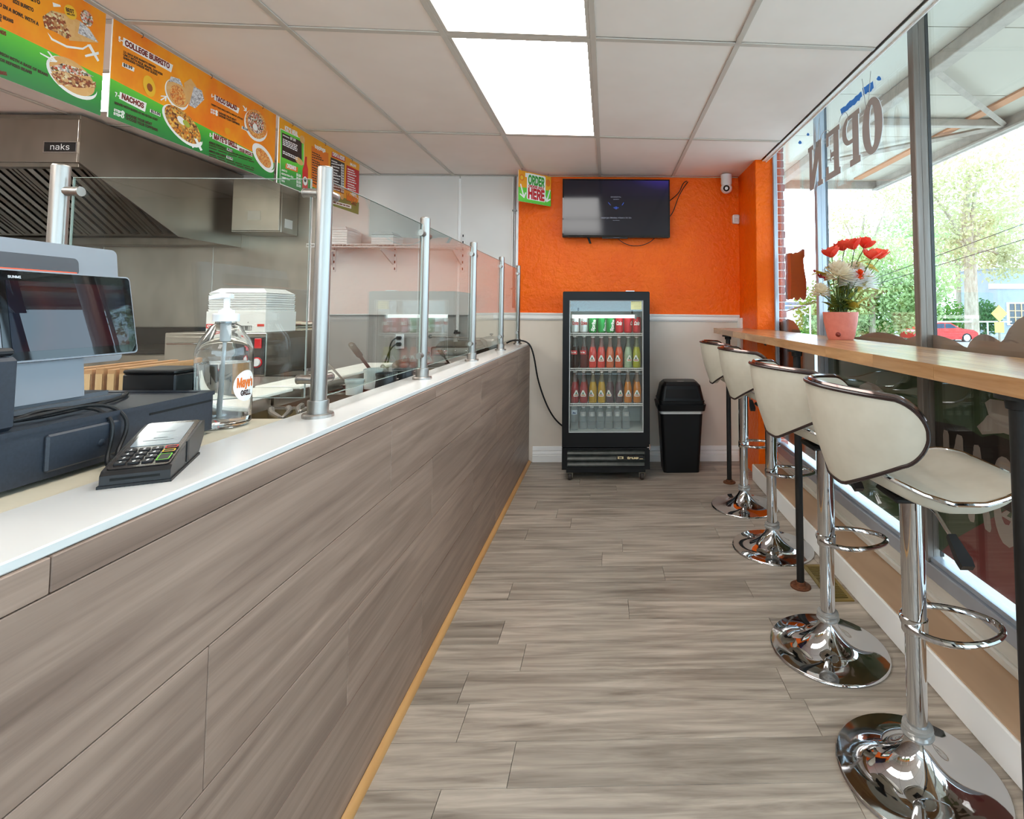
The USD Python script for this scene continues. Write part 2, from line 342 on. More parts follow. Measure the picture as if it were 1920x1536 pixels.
for z0, z1, cuts in rows:
    yy = [YF+.03] + cuts + [YB-.022]
    for p, q in zip(yy[:-1], yy[1:]):
        obj('plank', MB().box(XF-.012, XF, p+.0007, q-.0007, z0+.0007, z1-.0007, .0012), wood_m, ct, smooth=False)
obj('countertop', MB().box(-.793, -.632, YF+.02, YB-.022, ZT-.0135, ZT, .002), quartz, ct, smooth=False, label='white quartz ledge top')
qr = Polygon([(0,0),(.020,0)] + [(.020*math.cos(t), .020*math.sin(t)) for t in np.linspace(.1,1.47,7)] + [(0,.020)])
obj('base_trim', MB().prism(qr, (XF, YB-.025, 0), (1,0,0), (0,0,1), YB-.025-YF-.05), noisy('pine_trim', S(186,134,78), S(204,156,98), (20,2,20), .45), ct, label='light pine quarter round trim')
ww = thing('back_worktop', 'cream work surface behind the white counter ledge under the register', 'worktop', (-1.1, .2, .93))
cream = noisy('cream_laminate', S(214,202,176), S(224,213,190), (6,6,6), .4)
obj('slab', MB().box(-1.42, -.7945, YF+.05, 1.345, .925, .953, .003), cream, ww)
obj('cabinet', MB().box(-1.40, -.80, YF+.06, 1.34, 0, .925), plain('cabinet_grey', S(120,116,110), .6), ww)

# ---------------------------------------------------------------- sneeze guard
glass_m = pane('guard_glass', (.93,.96,.945), 1.5)
edge_m = plain('glass_edge', S(176,184,176), .2)
POST = [(-.722,1.335), (-.718,2.06), (-.716,2.80), (-.716,3.55), (-.716,4.22)]
gd = thing('sneeze_guard', 'clear glass sneeze guard on six brushed steel posts along the white counter ledge', 'glass guard', (-.72,2.6,ZT))
def post(x, y, dirs, base=ZT, top=1.592):
    t = obj('post', MB().lathe([(.0,0),(.0185,0),(.0185,top-base-.004),(.0165,top-base),(0,top-base)], (x,y,base), 24), brushed, gd, label='brushed steel post')
    obj('flange', MB().lathe([(0.0186,0),(.036,0),(.036,.007),(.034,.010),(.0245,.010),(.0245,.040),(.0235,.042),(.0186,.042)], (x,y,base), 28), brushed, t)
    for z in (1.052, 1.525):
        for dx, dy in dirs:
            p, q = np.array([x+dx*.015, y+dy*.015, z]), np.array([x+dx*.052, y+dy*.052, z])
            obj('clamp', MB().rod(p, q, .0115, 14).rod(p+(q-p)*.96, q+(q-p)*.03, .0125, 14), brushed, t)
post(-1.385, 1.335, [(1,0)], .953)
for k, dd in enumerate(([(0,1),(-1,0)], [(0,1),(0,-1)], [(0,1),(0,-1)], [(0,1),(0,-1)], [(0,-1)])): post(*POST[k], dd)
def guard(a, b):
    (x0,y0),(x1,y1) = a, b; d = np.array([x1-x0,y1-y0]); L = np.linalg.norm(d); d /= L
    a, b = np.array([x0,y0])+d*.034, np.array([x1,y1])-d*.034; L = np.linalg.norm(b-a)
    U = (d[0],d[1],0); N = np.cross(U,(0,0,1)); O = np.array([*a,1.006])-N*.003
    t = obj('glass_panel', MB().prism(sbox(.001,.001,L-.001,.554), O, U, (0,0,1), .006), glass_m, gd, smooth=False)
    for q in (sbox(0,0,L,.001), sbox(0,.554,L,.555), sbox(0,.001,.001,.554), sbox(L-.001,.001,L,.554)): obj('polished_edge', MB().prism(q, O, U, (0,0,1), .006), edge_m, t, smooth=False)
guard((-1.385,1.335), POST[0])
for k in range(4): guard(POST[k], POST[k+1])

# ================================================================ REGISTER
navy = noisy('drawer_paint', S(40,44,52), S(48,53,62), (200,200,200), .42)
dr = thing('cash_drawer', 'big dark steel cash drawer under the register', 'cash drawer', (-1.08, .96, .953))
DX, D0, D1, DZ = -.872, .735, 1.195, 1.044
dp = rrect(.42, D1-D0, .014, DX-.42, D0)
obj('case', MB().prism(dp, (0,0,.962), (1,0,0), (0,1,0), DZ-.962), navy, dr)
obj('top_lip', MB().prism(dp.buffer(.003).difference(dp.buffer(-.02)), (0,0,DZ-.006), (1,0,0), (0,1,0), .008), navy, dr)
obj('drawer_front', MB().box(DX-.002, DX+.006, D0+.104, .964, .972, DZ-.014, .003), navy, dr)
obj('slot', MB().box(DX-.001, DX+.0012, D1-.17, D1-.015, DZ-.020, DZ-.016), darkgap, dr)
obj('lock', MB().lathe([(0,0),(.006,0),(.006,.002),(.003,.003),(0,.003)], (DX+.0055, D0+.19, .998), 16, (1,0,0)), navy, dr)
for x in (DX-.38, DX-.04):
    for y in (D0+.04, D1-.04): obj('foot', MB().lathe([(0,0),(.014,0),(.012,.010),(0,.010)], (x,y,.953), 14), rubber, dr)
silver = plain('terminal_silver', S(150,152,157), .42, .2)
tm = thing('register_terminal', 'silver register terminal with a customer screen and a larger staff screen', 'cash register', (-1.03, .98, DZ+.002))
zb = DZ+.002
obj('base_plate', MB().prism(rrect(.17,.24,.012,-1.165,.870), (0,0,zb), (1,0,0), (0,1,0), .008).prism(rrect(.145,.21,.01,-1.155,.885), (0,0,zb+.008), (1,0,0), (0,1,0), .008), plain('terminal_edge', S(96,99,104), .4), tm)
obj('stand', MB().add(hull([(-1.005,.880,zb+.014),(-1.005,1.035,zb+.014),(-1.025,.880,zb+.014),(-1.025,1.035,zb+.014),(-1.015,.890,1.20),(-1.015,1.035,1.20),(-1.035,.890,1.20),(-1.035,1.035,1.20)])), silver, tm)
# customer screen, leaning back a little
su = np.array([0,1,0]); sv = np.array([-.16,0,.987]); sv /= np.linalg.norm(sv); sn = np.cross(su, sv)
so = np.array([-.984,.875,1.136])
obj('customer_display', MB().prism(rrect(.247,.160,.008), so-sn*.012, su, sv, .012), silver, tm, label='silver edged customer display')
obj('bezel', MB().prism(rrect(.241,.154,.007,.003,.003), so, su, sv, .0012), plain('bezel_gloss', S(12,12,13), .03), tm)
scr = M('customer_screen', {'g': ('geometry', {}), 'v': ('voronoi_texture', {'scale': 7.0, 'feature': 'smooth_f1', 'smoothness': .9}), 'r': ('rgb_ramp', {'ramp': [(0,S(20,60,110)),(.3,S(40,24,60)),(.5,S(160,50,30)),(.75,S(70,20,60)),(1,S(20,18,40))]}),
    'p': ('principled_bsdf', {'base_color': (.005,.005,.008), 'roughness': .0, 'emission_strength': .07})}, [('g.position','v.vector'), ('v.distance','r.fac'), ('r.color','p.emission_color')])
obj('screen', MB().prism(sbox(.016,.018,.228,.140), so+sn*.0012, su, sv, .0006), scr, tm)
obj('lettering', MB().flat(fit_text('SUNMI', .020, .004), so+sn*.0016+su*.02+sv*.1445, su, sv), plain('pale_print', S(190,190,190), .5), tm)
mo = np.array([-1.10,.815,1.112]); mv = np.array([-.10,0,.995]); mv /= np.linalg.norm(mv); mn = np.cross(su, mv)
obj('staff_display', MB().prism(rrect(.40,.250,.012), mo-mn*.016, su, mv, .016), silver, tm, label='larger silver back of the staff display')
obj('vent_strip', MB().prism(rrect(.315,.036,.010,-.005,.186), mo, su, mv, .002), plain('vent_grey', S(82,82,86), .5), tm)
obj('light_line', MB().prism(sbox(-.005,.1890,.305,.1925), mo+mn*.002, su, mv, .0008), plain('orange_line', S(236,96,60), .4), tm)
obj('arm', MB().add(hull([(-1.115,.93,1.15),(-1.115,1.0,1.15),(-1.035,.93,1.15),(-1.035,1.0,1.15),(-1.115,.93,1.20),(-1.115,1.0,1.20),(-1.035,.93,1.20),(-1.035,1.0,1.20)])), silver, tm)
pr_ = thing('receipt_printer', 'dark boxy receipt printer at the left edge beside the customer screen', 'printer', (-.98,.72,DZ+.002))
obj('body', MB().box(-1.06,-.878,.64,.806,zb,1.155,.006), navy, pr_); obj('cover', MB().box(-1.055,-.881,.645,.802,1.156,1.168,.004), black_plastic, pr_)
bxm = plain('black_box_paint', S(14,14,15), .45)
nb = thing('network_box', 'small flat black box behind the cash drawer next to the sanitizer bottle', 'box', (-1.09,1.24,.953))
obj('case', MB().box(-1.09,-.972,1.205,1.305,.9535,1.080,.003), bxm, nb); obj('lid', MB().box(-1.09,-.972,1.205,1.305,1.0805,1.090,.003), bxm, nb)
def cable(name, pts, r, label, mat=rubber, cat='cable', n=8, k=40):
    from scipy.interpolate import CubicSpline
    p = np.array(pts, float); d = np.r_[0, np.cumsum(np.linalg.norm(np.diff(p,axis=0),axis=1))]
    q = CubicSpline(d, p)(np.linspace(0, d[-1], k))
    return obj(name, MB().tube(q, r, n), mat, None, label=label, cat=cat)
cable('cable', [(-.90,.82,DZ+.012),(-.90,.86,DZ+.014),(-.915,.90,DZ+.012),(-.885,.955,DZ+.010),(-.862,.965,1.03),(-.855,.955,1.0),(-.842,.93,.975),(-.80,.915,.972),(-.757,.905,.966)], .0032, 'black cable looping over the drawer edge to the card reader, the outer loop')
cable('cable', [(-.915,.815,DZ+.008),(-.91,.85,DZ+.016),(-.93,.90,DZ+.014),(-.895,.94,DZ+.008),(-.866,.942,1.03),(-.860,.935,.99),(-.85,.92,.968),(-.81,.895,.960),(-.765,.88,.964)], .003, 'black cable looping over the drawer edge to the card reader, the inner loop')
cable('cable', [(-.96,.82,DZ+.006),(-.93,.86,DZ+.006),(-.935,.96,DZ+.006),(-.97,1.07,DZ+.006),(-1.02,1.14,DZ+.006)], .0035, 'black cable lying flat on top of the cash drawer')
# card reader
cr = thing('card_reader', 'black card payment terminal with keypad on the white ledge', 'card reader', (-.742,.92,ZT))
cf = np.array([-.436,.9,0]); cf /= np.linalg.norm(cf); cs = np.array([cf[1],-cf[0],0])     # towards its far end, and to its right
co = np.array([-.752,.803,ZT])
def cp(s, l, z): return co + cs*s + cf*l + np.array([0,0,z])
W, L = .083, .205
def wedge(s0, s1, pr, T=cp):
    poly = Polygon(pr); V = np.array([0,0,1.]); return MB().prism(poly, cp(s0,0,0), cf, V, s1-s0)
body_prof = [(0,.004),(.0,.018),(.006,.024),(.085,.040),(.19,.058),(.205,.056),(.205,.030),(.17,.004)]
obj('body', wedge(0, W, body_prof), black_plastic, cr)
obj('base_shoe', wedge(-.002, W+.002, [(-.003,0),(-.003,.004),(.17,.004),(.17,0)]), rubber, cr)
slope = np.array([0,0,.018])/.084; lt = cf*.984 + np.array([0,0,.178]); lt /= np.linalg.norm(lt); ln = np.cross(cs, lt)
fo = cp(0,.0,.0222)
def face(s, l): return fo + cs*s + lt*l
obj('face_plate', MB().prism(rrect(W-.008,L-.016,.006,.004,.008), face(0,0)+ln*.0012, cs, lt, .0012), plain('reader_gloss', S(30,22,20), .12), cr)
obj('screen', MB().prism(rrect(W-.020,.098,.002,.009,.088), face(0,0)+ln*.0024, cs, lt, .0006), M('reader_screen', {'p': ('principled_bsdf', {'base_color': S(116,126,132), 'roughness': .10, 'emission_color': S(120,134,142), 'emission_strength': .12})}), cr)
dk = plain('screen_ink', S(50,56,62), .5)
obj('lettering', MB().flat(fit_text('Payment Due', .026, .004, False, 2), face(.028,.145)+ln*.0034, cs, lt).flat(sbox(.020,.108,.060,.1092), face(0,0)+ln*.0034, cs, lt).flat(sbox(.031,.118,.05,.1192), face(0,0)+ln*.0034, cs, lt), dk, cr)
keyc = plain('key_black', S(34,34,36), .45); prt = plain('key_print', S(225,225,225), .5)
for r in range(4):
    for c in range(3):
        o = face(.009+c*.0165, .066-r*.0155)+ln*.0024
        q = obj('key', MB().prism(rrect(.0135,.0105,.002), o, cs, lt, .0022), keyc, cr)
        d = ('123','456','789','*0#')[r][c]
        obj('digit', MB().flat(fit_text(d, .0036, .0055, True, 3), o+cs*.005+lt*.0025+ln*.0025, cs, lt), prt, q)
for k, (col, hh, l) in enumerate(((S(214,52,52),.0105,.066), (S(238,190,40),.0105,.0505), (S(120,210,60),.024,.0195))):
    o = face(.0590, l)+ln*.0024
    q = obj('key', MB().prism(rrect(.0165,hh,.002), o, cs, lt, .0022), keyc, cr, label=('red outlined cancel key','yellow outlined clear key','green outlined enter key')[k])
    obj('outline', MB().flat(rrect(.0165,hh,.002).difference(rrect(.0135,hh-.003,.0015,.0015,.0015)), o+ln*.0025, cs, lt), plain('key_ring%d'%k, col, .5), q)
obj('card_slot', MB().box(.012,.07,-.0006,.002,.010,.0135, T=frame_T(co, cs, cf, (0,0,1))), darkgap, cr)
obj('side_strap', MB().box(W-.001,W+.0012,.085,.097,.008,.042, T=frame_T(co, cs, cf, (0,0,1))), rubber, cr)

# sanitizer
bx, by, bz = -.905, 1.262, .9535
bt = thing('sanitizer_bottle', 'clear pump bottle of hand sanitizer beside the register', 'bottle', (bx,by,bz))
clear = plain('clear_plastic', (.97,.98,.98), .02, transmission_weight=1.0, ior=1.40)
gel = plain('clear_gel', (.95,.975,.97), .0, transmission_weight=1.0, ior=1.33)
KR = .84
outer = [(r*KR if r > .03 else r, z*.975) for r, z in [(0,.003),(.045,.0),(.062,.002),(.068,.010),(.0685,.06),(.0670,.075),(.0685,.09),(.0685,.168),(.066,.188),(.058,.208),(.044,.226),(.030,.240),(.021,.246),(.021,.256)]]
inner = [(r*KR if r > .03 else r, z*.975) for r, z in [(.0195,.256),(.0195,.247),(.029,.238),(.042,.2245),(.0563,.207),(.0643,.187),(.0668,.168),(.0668,.012),(.060,.0035),(0,.0045)]]
obj('bottle', MB().lathe(outer+inner, (bx,by,bz), 40), clear, bt)
obj('gel', MB().lathe([(0,.0057),(.0595*KR,.0047),(.0660*KR,.012),(.0660*KR,.148),(0,.148)], (bx,by,bz), 40), gel, bt)
obj('pump_tube', MB().tube([(bx,by,bz+.25),(bx-.002,by,bz+.16),(bx-.012,by+.008,bz+.02)], .004, 10).lathe([(.004,0),(.011,.004),(.011,.05),(.013,.052)], (bx,by,bz+.195), 16), plain('translucent_white', S(235,238,238), .3, transmission_weight=.35), bt)
pm = obj('pump', MB().lathe([(.0195,.245),(.0265,.245),(.0265,.262),(.024,.264),(.0165,.264),(.0165,.272),(.010,.274),(.0065,.276),(.0065,.300),(.0115,.301),(.0115,.310),(0,.3105)], (bx,by,bz), 28), white_plastic, bt)
obj('nozzle', MB().add(hull([(bx+.012,by-.006,bz+.300),(bx+.012,by+.006,bz+.300),(bx+.014,by-.006,bz+.3105),(bx+.012,by+.006,bz+.3105),(bx-.012,by-.007,bz+.301),(bx-.012,by+.007,bz+.301),(bx-.012,by-.006,bz+.313),(bx-.012,by+.006,bz+.313),(bx-.040,by-.004,bz+.296),(bx-.040,by+.004,bz+.296),(bx-.040,by-.004,bz+.304),(bx-.040,by+.004,bz+.304)])), white_plastic, pm)
lg = -.12; N_ = np.array([math.cos(lg),math.sin(lg),0]); U_ = np.array([-math.sin(lg),math.cos(lg),0])
def wrapped(poly, R, cx, cy, zc, g0):
    V, F, n = [], [], 0
    for q in getattr(poly, 'geoms', [poly]):
        v, fl = trimesh.creation.triangulate_polygon(shapely.segmentize(q, .006), engine='earcut'); V.append(v); F.append(fl+n); n += len(v)
    v, F = trimesh.remesh.subdivide_to_size(np.c_[np.vstack(V), np.zeros(n)], np.vstack(F), R*.22, max_iter=12); F = [F]; g = g0 + v[:,0]/R; return (np.c_[cx+R*np.cos(g), cy+R*np.sin(g), zc+v[:,1]], np.vstack(F))
lab = obj('label', MB().add(wrapped(ell(0,0,.030,.036), .0582, bx, by, bz+.095, lg)), plain('paper_white', S(244,243,240), .5), bt, label='round white label with orange and black lettering')
obj('lettering', MB().add(wrapped(affinity.translate(fit_text("Maye's", .046, .020), -.023, -.002), .0585, bx, by, bz+.095, lg)), plain('logo_orange', S(226,110,24), .5), lab)
obj('lettering', MB().add(wrapped(affinity.translate(fit_text('GRILL', .030, .011), -.014, -.022), .0585, bx, by, bz+.095, lg)), plain('logo_brown', S(60,30,22), .5), lab)

# ================================================================ KITCHEN
pt = thing('prep_table', 'stainless steel prep table with sunken food pans behind the glass guard', 'prep table', (-1.02,2.6,.9))
TZ = .915
wells = [(1.40+k*.29, 1.40+k*.29+.262) for k in range(8)]
top = sbox(-1.24,1.36,-.805,3.62)
for a, b in wells[:6]: top = top.difference(sbox(-1.055,a,-.825,b))
obj('top', MB().prism(top, (0,0,TZ-.02), (1,0,0), (0,1,0), .02), stainless, pt, smooth=False)
obj('apron', MB().box(-1.24,-.805,1.36,1.37,.55,TZ-.02).box(-1.24,-1.23,1.37,3.62,.55,TZ-.02).box(-.815,-.805,1.37,3.62,.55,TZ-.02), stainless, pt)
for x in (-1.22,-.83):
    for y in (1.40,3.58): obj('leg', MB().rod((x,y,0),(x,y,.56),.02), stainless, pt)
foods = [('shredded beige filling', S(206,180,120), S(232,212,160)), ('brown meat filling', S(110,66,36), S(160,104,60)), ('red salsa filling', S(150,44,24), S(196,80,40)), ('green filling', S(90,110,50), S(150,160,80)), ('pale cheese filling', S(226,204,140), S(240,226,176)), ('dark bean filling', S(70,44,32), S(110,74,50))]
for k, (a, b) in enumerate(wells[:6]):
    p = obj('food_pan', MB().prism(sbox(-1.055,a,-.825,b).buffer(.008).difference(sbox(-1.047,a+.008,-.833,b-.008)), (0,0,TZ), (1,0,0), (0,1,0), .004)
        .box(-1.052,-1.049,a+.003,b-.003,TZ-.12,TZ).box(-.831,-.828,a+.003,b-.003,TZ-.12,TZ).box(-1.052,-.828,a+.003,a+.006,TZ-.12,TZ).box(-1.052,-.828,b-.006,b-.003,TZ-.12,TZ).box(-1.052,-.828,a+.003,b-.003,TZ-.123,TZ-.12), stainless, pt, smooth=False)
    def bumpy(A, B, a=a, b=b):
        x = -1.048+A*.216; y = a+.007+B*(b-a-.014); return x, y, TZ-.06+.03*meshkit.fbm(np.c_[x*40,y*40,x*0+k], 3)
    obj('food', MB().surf(bumpy, 16, 18), noisy('food%d'%k, foods[k][1], foods[k][2], (90,90,90), .6, 0, .3), p, label=foods[k][0])
board_m = noisy('cutting_board', S(226,222,212), S(236,233,226), (9,9,9), .45)
for a, b, w in ((1.37,1.83,'white cutting board ledge nearest the register, behind the glass'), (1.87,2.70,'long white cutting board ledge along the back edge of the prep table')):
    t = thing('cutting_board', w, 'cutting board', (-1.15,(a+b)/2,TZ)); obj('board', MB().box(-1.235,-1.075,a,b,TZ+.0325,TZ+.045,.003), board_m, t)
    obj('bracket', MB().box(-1.23,-1.22,a+.05,a+.08,TZ,TZ+.0325).box(-1.23,-1.22,b-.08,b-.05,TZ,TZ+.0325).box(-1.10,-1.09,a+.05,a+.08,TZ,TZ+.0325).box(-1.10,-1.09,b-.08,b-.05,TZ,TZ+.0325), stainless, t)
def tongs(p, q, w, label):
    p, q = np.array(p,float), np.array(q,float); d = q-p; s = np.cross(d,[0,0,1]); s /= np.linalg.norm(s)
    t = thing('tongs', label, 'tongs', p)
    for e in (-1,1):
        pts = [p, p+d*.25+s*e*w*.5, p+d*.6+s*e*w, q+s*e*w]; obj('arm', MB().tube(pts, [.004,.007,.008,.009], 8), stainless_dk, t)
    obj('spring', MB().tube([p-s*.006, p+d*.02, p+s*.006], .006, 8), brushed, t)
tongs((-.865,1.425,TZ+.022), (-.99,1.62,TZ+.012), .022, 'steel tongs lying across the nearest food pan')
tongs((-.845,1.47,TZ+.03), (-.93,1.66,TZ+.015), .016, 'second steel tongs beside the nearest guard post')
def ladle(top_, bot, label, w=.010):
    p, q = np.array(top_,float), np.array(bot,float); d = (q-p)/np.linalg.norm(q-p); s = np.cross(d,[0,1,0]); s /= np.linalg.norm(s)
    t = thing('serving_spoon', label, 'spoon', q)
    n = np.cross(d, s)
    ol = LineString([(0,0),(np.linalg.norm(q-p)*.35,0)]).buffer(w).union(LineString([(0,0),(np.linalg.norm(q-p),0)]).buffer(w*.5)).difference(Point(0,0).buffer(w*.4))
    obj('handle', MB().prism(ol, p, d, s, .003), brushed, t); obj('bowl', MB().lathe([(0,0),(.02,.006),(.03,.022),(.029,.022),(.019,.008),(0,.002)], q-[0,0,.01], 16), brushed, t)
ladle((-1.115,2.02,1.085), (-.985,2.04,.93), 'thin handled steel spoon leaning left out of a food pan', .007)
ladle((-1.045,2.17,1.085), (-.985,2.24,.96), 'broad handled steel ladle leaning beside the white cup stack', .013)
ladle((-.87,2.75,1.02), (-.80+.0-.06,2.90,.93), 'dark handled spoon standing behind the second guard post', .012)
ladle((-.90,2.13,1.0), (-.862,2.12,.94), 'pale handled spatula resting between the black tubs', .009)
def cup(name, label, cat, x, y, r, h, mat, ribs=0, taper=.86, z=TZ+.0045, group=None):
    t = thing(name, label, cat, (x,y,z), group=group)
    pr = [(0,0),(r*taper,0),(r*.98,h-.006),(r*1.05,h-.006),(r*1.05,h),(r*.93,h),(r*(taper-.06),.004),(0,.004)]
    obj('body', MB().lathe(pr, (x,y,z), 24), mat, t)
    if ribs: obj('rim', MB().lathe([(r*1.0,0),(r*1.07,0),(r*1.07,.004),(r*1.0,.004)], (x,y,z+h), 24), mat, t)
    return t
deli = plain('frosted_plastic', S(214,220,216), .35, transmission_weight=.3)
cup('deli_cup', 'tall stack of frosted white deli cups on the prep table', 'cup', -.92, 2.09, .034, .072, deli, 1, .96)
cup('deli_cup', 'short frosted cup standing left of the tall cup stack', 'cup', -.923, 1.945, .031, .050, deli, 1, .9)
cup('deli_cup', 'frosted cup behind the tall cup stack', 'cup', -.945, 2.165, .033, .070, deli, 0, .9)
cup('black_tub', 'black plastic tub beside the white cup stack', 'tub', -.845, 2.035, .037, .062, black_plastic, 1, 1.12)
cup('black_tub', 'black plastic tub nearer the second guard post', 'tub', -.845, 2.20, .039, .060, black_plastic, 1, 1.12)
bagm = noisy('dark_wrap', S(70,46,40), S(120,88,76), (40,40,40), .35)
def blob(A, B): 
    th = B*2*np.pi; ph = A*np.pi; r = 1+.25*(meshkit.fbm(np.c_[np.cos(th)*np.sin(ph)*3,np.sin(th)*np.sin(ph)*3,np.cos(ph)*3],3)-.5)
    return -.945+.055*r*np.sin(ph)*np.cos(th), 2.49+.10*r*np.sin(ph)*np.sin(th), TZ+.05-.036*r*np.cos(ph)
t = thing('wrapped_bag', 'crumpled dark brown bag lying behind the black tubs', 'bag', (-.945,2.49,TZ)); obj('bag', MB().surf(blob, 14, 22), bagm, t); obj('tray', MB().box(-1.0,-.885,2.39,2.59,TZ+.005,TZ+.018,.004), stainless, t)
# contact grill
TZ_ = TZ; TZ = .857
gtb = thing('grill_table', 'low steel table at the far end carrying the contact grill and the pot', 'table', (-1.03,3.95,0))
obj('top', MB().box(-1.27,-.80,3.64,4.30,TZ-.025,TZ,.003), stainless, gtb)
for x in (-1.24,-.83):
    for y in (3.68,4.26): obj('leg', MB().rod((x,y,0),(x,y,TZ-.024),.018), stainless, gtb)
gx0, gx1, gy0, gy1 = -1.24, -.92, 3.72, 3.98
g = thing('contact_grill', 'stainless contact grill with a long lever at the far end of the prep table', 'grill', (-1.06,3.88,TZ))
obj('body', MB().box(gx0,gx1,gy0,gy1,TZ+.012,TZ+.112,.006), stainless, g)
obj('lower_plate', MB().box(gx0+.03,gx1-.01,gy0+.01,gy1-.01,TZ+.1125,TZ+.120,.003), stainless_dk, g)
obj('lid', MB().add(hull([(gx0+.035,gy0+.01,TZ+.121),(gx1-.01,gy0+.01,TZ+.121),(gx0+.035,gy1-.01,TZ+.121),(gx1-.01,gy1-.01,TZ+.121),(gx0+.06,gy0+.03,TZ+.152),(gx1-.03,gy0+.03,TZ+.152),(gx0+.06,gy1-.03,TZ+.152),(gx1-.03,gy1-.03,TZ+.152)])), stainless_dk, g)
obj('lever', MB().tube([(gx0-.01,gy0+.02,TZ+.186),(-1.05,gy0+.03,TZ+.178),(gx1+.02,gy0+.06,TZ+.172),(gx1+.045,gy0+.09,TZ+.150),(gx1+.05,gy0+.12,TZ+.115)], .006, 10), brushed, g)
obj('grip', MB().lathe([(.004,-.004),(.014,-.004),(.014,.004),(.004,.004)], (gx0-.012,gy0+.02,TZ+.186), 16, (0,1,0)), black_plastic, g)
obj('lid_post', MB().box(-1.09,-1.06,gy0+.025,gy0+.04,TZ+.148,TZ+.180), brushed, g)
obj('control_panel', MB().box(gx0+.02,gx0+.09,gy0-.003,gy0+.001,TZ+.020,TZ+.050), black_plastic, g)
for i in range(7): obj('screw', MB().lathe([(0,0),(.006,0),(.004,.005),(0,.006)], (gx0+.06+.038*i, gy0, TZ+.045+.040*(i%2)), 12, (0,-1,0)), chrome, g)
for x in (gx0+.02,gx1-.02):
    for y in (gy0+.03,gy1-.03): obj('foot', MB().rod((x,y,TZ),(x,y,TZ+.013),.012), rubber, g)
pn = thing('stock_pot', 'steel pot with a domed lid beside the contact grill', 'pot', (-.905,4.13,TZ))
obj('pan', MB().lathe([(0,0),(.088,0),(.090,.13),(.094,.13),(.094,.134),(.087,.134),(.086,.004),(0,.004)], (-.905,4.13,TZ+.0005), 28), stainless, pn); obj('lid', MB().lathe([(.093,.135),(.085,.152),(.05,.166),(0,.172)], (-.905,4.13,TZ), 28), brushed, pn); obj('knob', MB().lathe([(.006,.171),(.006,.178),(.014,.181),(.012,.190),(0,.191)], (-.905,4.13,TZ), 16), black_plastic, pn)
TZ = TZ_
# warming oven
ov = thing('countertop_oven', 'stainless countertop oven with a red switch and dial', 'oven', (-2.02,2.95,.874))
ox0, ox1, oy0, oy1, oz0, oz1 = -2.215, -1.711, 2.67, 3.22, .874, 1.112
obj('body', MB().box(ox0,ox1,oy0,oy1,oz0+.02,oz1,.004), stainless, ov, smooth=False)
obj('door', MB().box(ox0+.015,-1.855,oy0-.014,oy0,oz0+.035,oz1-.018,.003), stainless, ov, smooth=False)
obj('door_handle', MB().tube([(-2.175,oy0-.014,1.058),(-2.17,oy0-.038,1.060),(-2.04,oy0-.038,1.060),(-2.035,oy0-.014,1.058)], .005, 10), chrome, ov)
obj('switch_panel', MB().box(-1.845,-1.717,oy0-.006,oy0,oz0+.03,oz1-.02,.002), plain('panel_dark', S(54,50,48), .4), ov)
red = plain('red_plastic', S(206,28,34), .3)
obj('power_switch', MB().box(-1.762,-1.728,oy0-.016,oy0-.006,1.035,1.085,.003), red, ov, label='red rocker switch')
obj('dial', MB().lathe([(0,0),(.021,0),(.019,.012),(0,.013)], (-1.750,oy0-.006,.965), 24, (0,-1,0)), plain('dial_white', S(220,220,220), .4), ov); obj('dial_ring', MB().lathe([(.021,0),(.026,0),(.026,.005),(.021,.005)], (-1.750,oy0-.006,.965), 24, (0,-1,0)), red, ov)
for x in (ox0+.04,ox1-.04):
    for y in (oy0+.04,oy1-.04): obj('foot', MB().rod((x,y,.851),(x,y,oz0+.021),.016), rubber, ov)
ot = thing('equipment_stand', 'steel stand carrying the countertop oven', 'stand', (-2.02,2.95,0))
obj('shelf', MB().box(-2.35,-1.66,2.6,3.30,.825,.85,.003), stainless, ot)
for x in (-2.31,-1.70):
    for y in (2.64,3.26): obj('leg', MB().rod((x,y,0),(x,y,.826),.02), stainless, ot)
# on top of the oven: carton, foam boxes, bags
foam = noisy('white_foam', S(232,230,226), S(242,240,237), (40,40,40), .6)
ca = thing('carton', 'white cardboard carton with red labels on top of the oven', 'carton', (-2.0,2.83,oz1))
obj('box', MB().box(-2.03,-1.732,2.69,2.95,oz1+.001,oz1+.108,.002), plain('white_card', S(226,222,216), .7), ca)
for x0, w in ((-2.027,.058), (-1.772,.034)):
    obj('red_label', MB().box(x0, x0+w, 2.6885, 2.6905, oz1+.022+.01*(w<.05), oz1+.044+.0*(w<.05)), plain('label_red', S(206,60,44), .6), ca)
obj('lettering', MB().flat(fit_text('Clas', .04, .011), (-2.021,2.6880,oz1+.028), (1,0,0), (0,0,1)), plain('paper_white', 0), ca)
bars = MB(); rb = random.Random(5); x = -1.868
bars.flat(sbox(0,0,.07,.024).difference(sbox(.002,.002,.068,.022)), (-1.87,2.6884,oz1+.012), (1,0,0), (0,0,1))
while x < -1.808: w = rb.choice((.001,.002,.003)); bars.flat(sbox(0,0,w,.018), (x,2.6884,oz1+.015), (1,0,0), (0,0,1)); x += w+rb.choice((.0015,.003))
bars.flat(fit_text('0', .004, .005, True, 3), (-1.82,2.6884,oz1+.05), (1,0,0), (0,0,1))
obj('barcode', bars, plain('ink_dark', S(40,34,32), .6), ca)
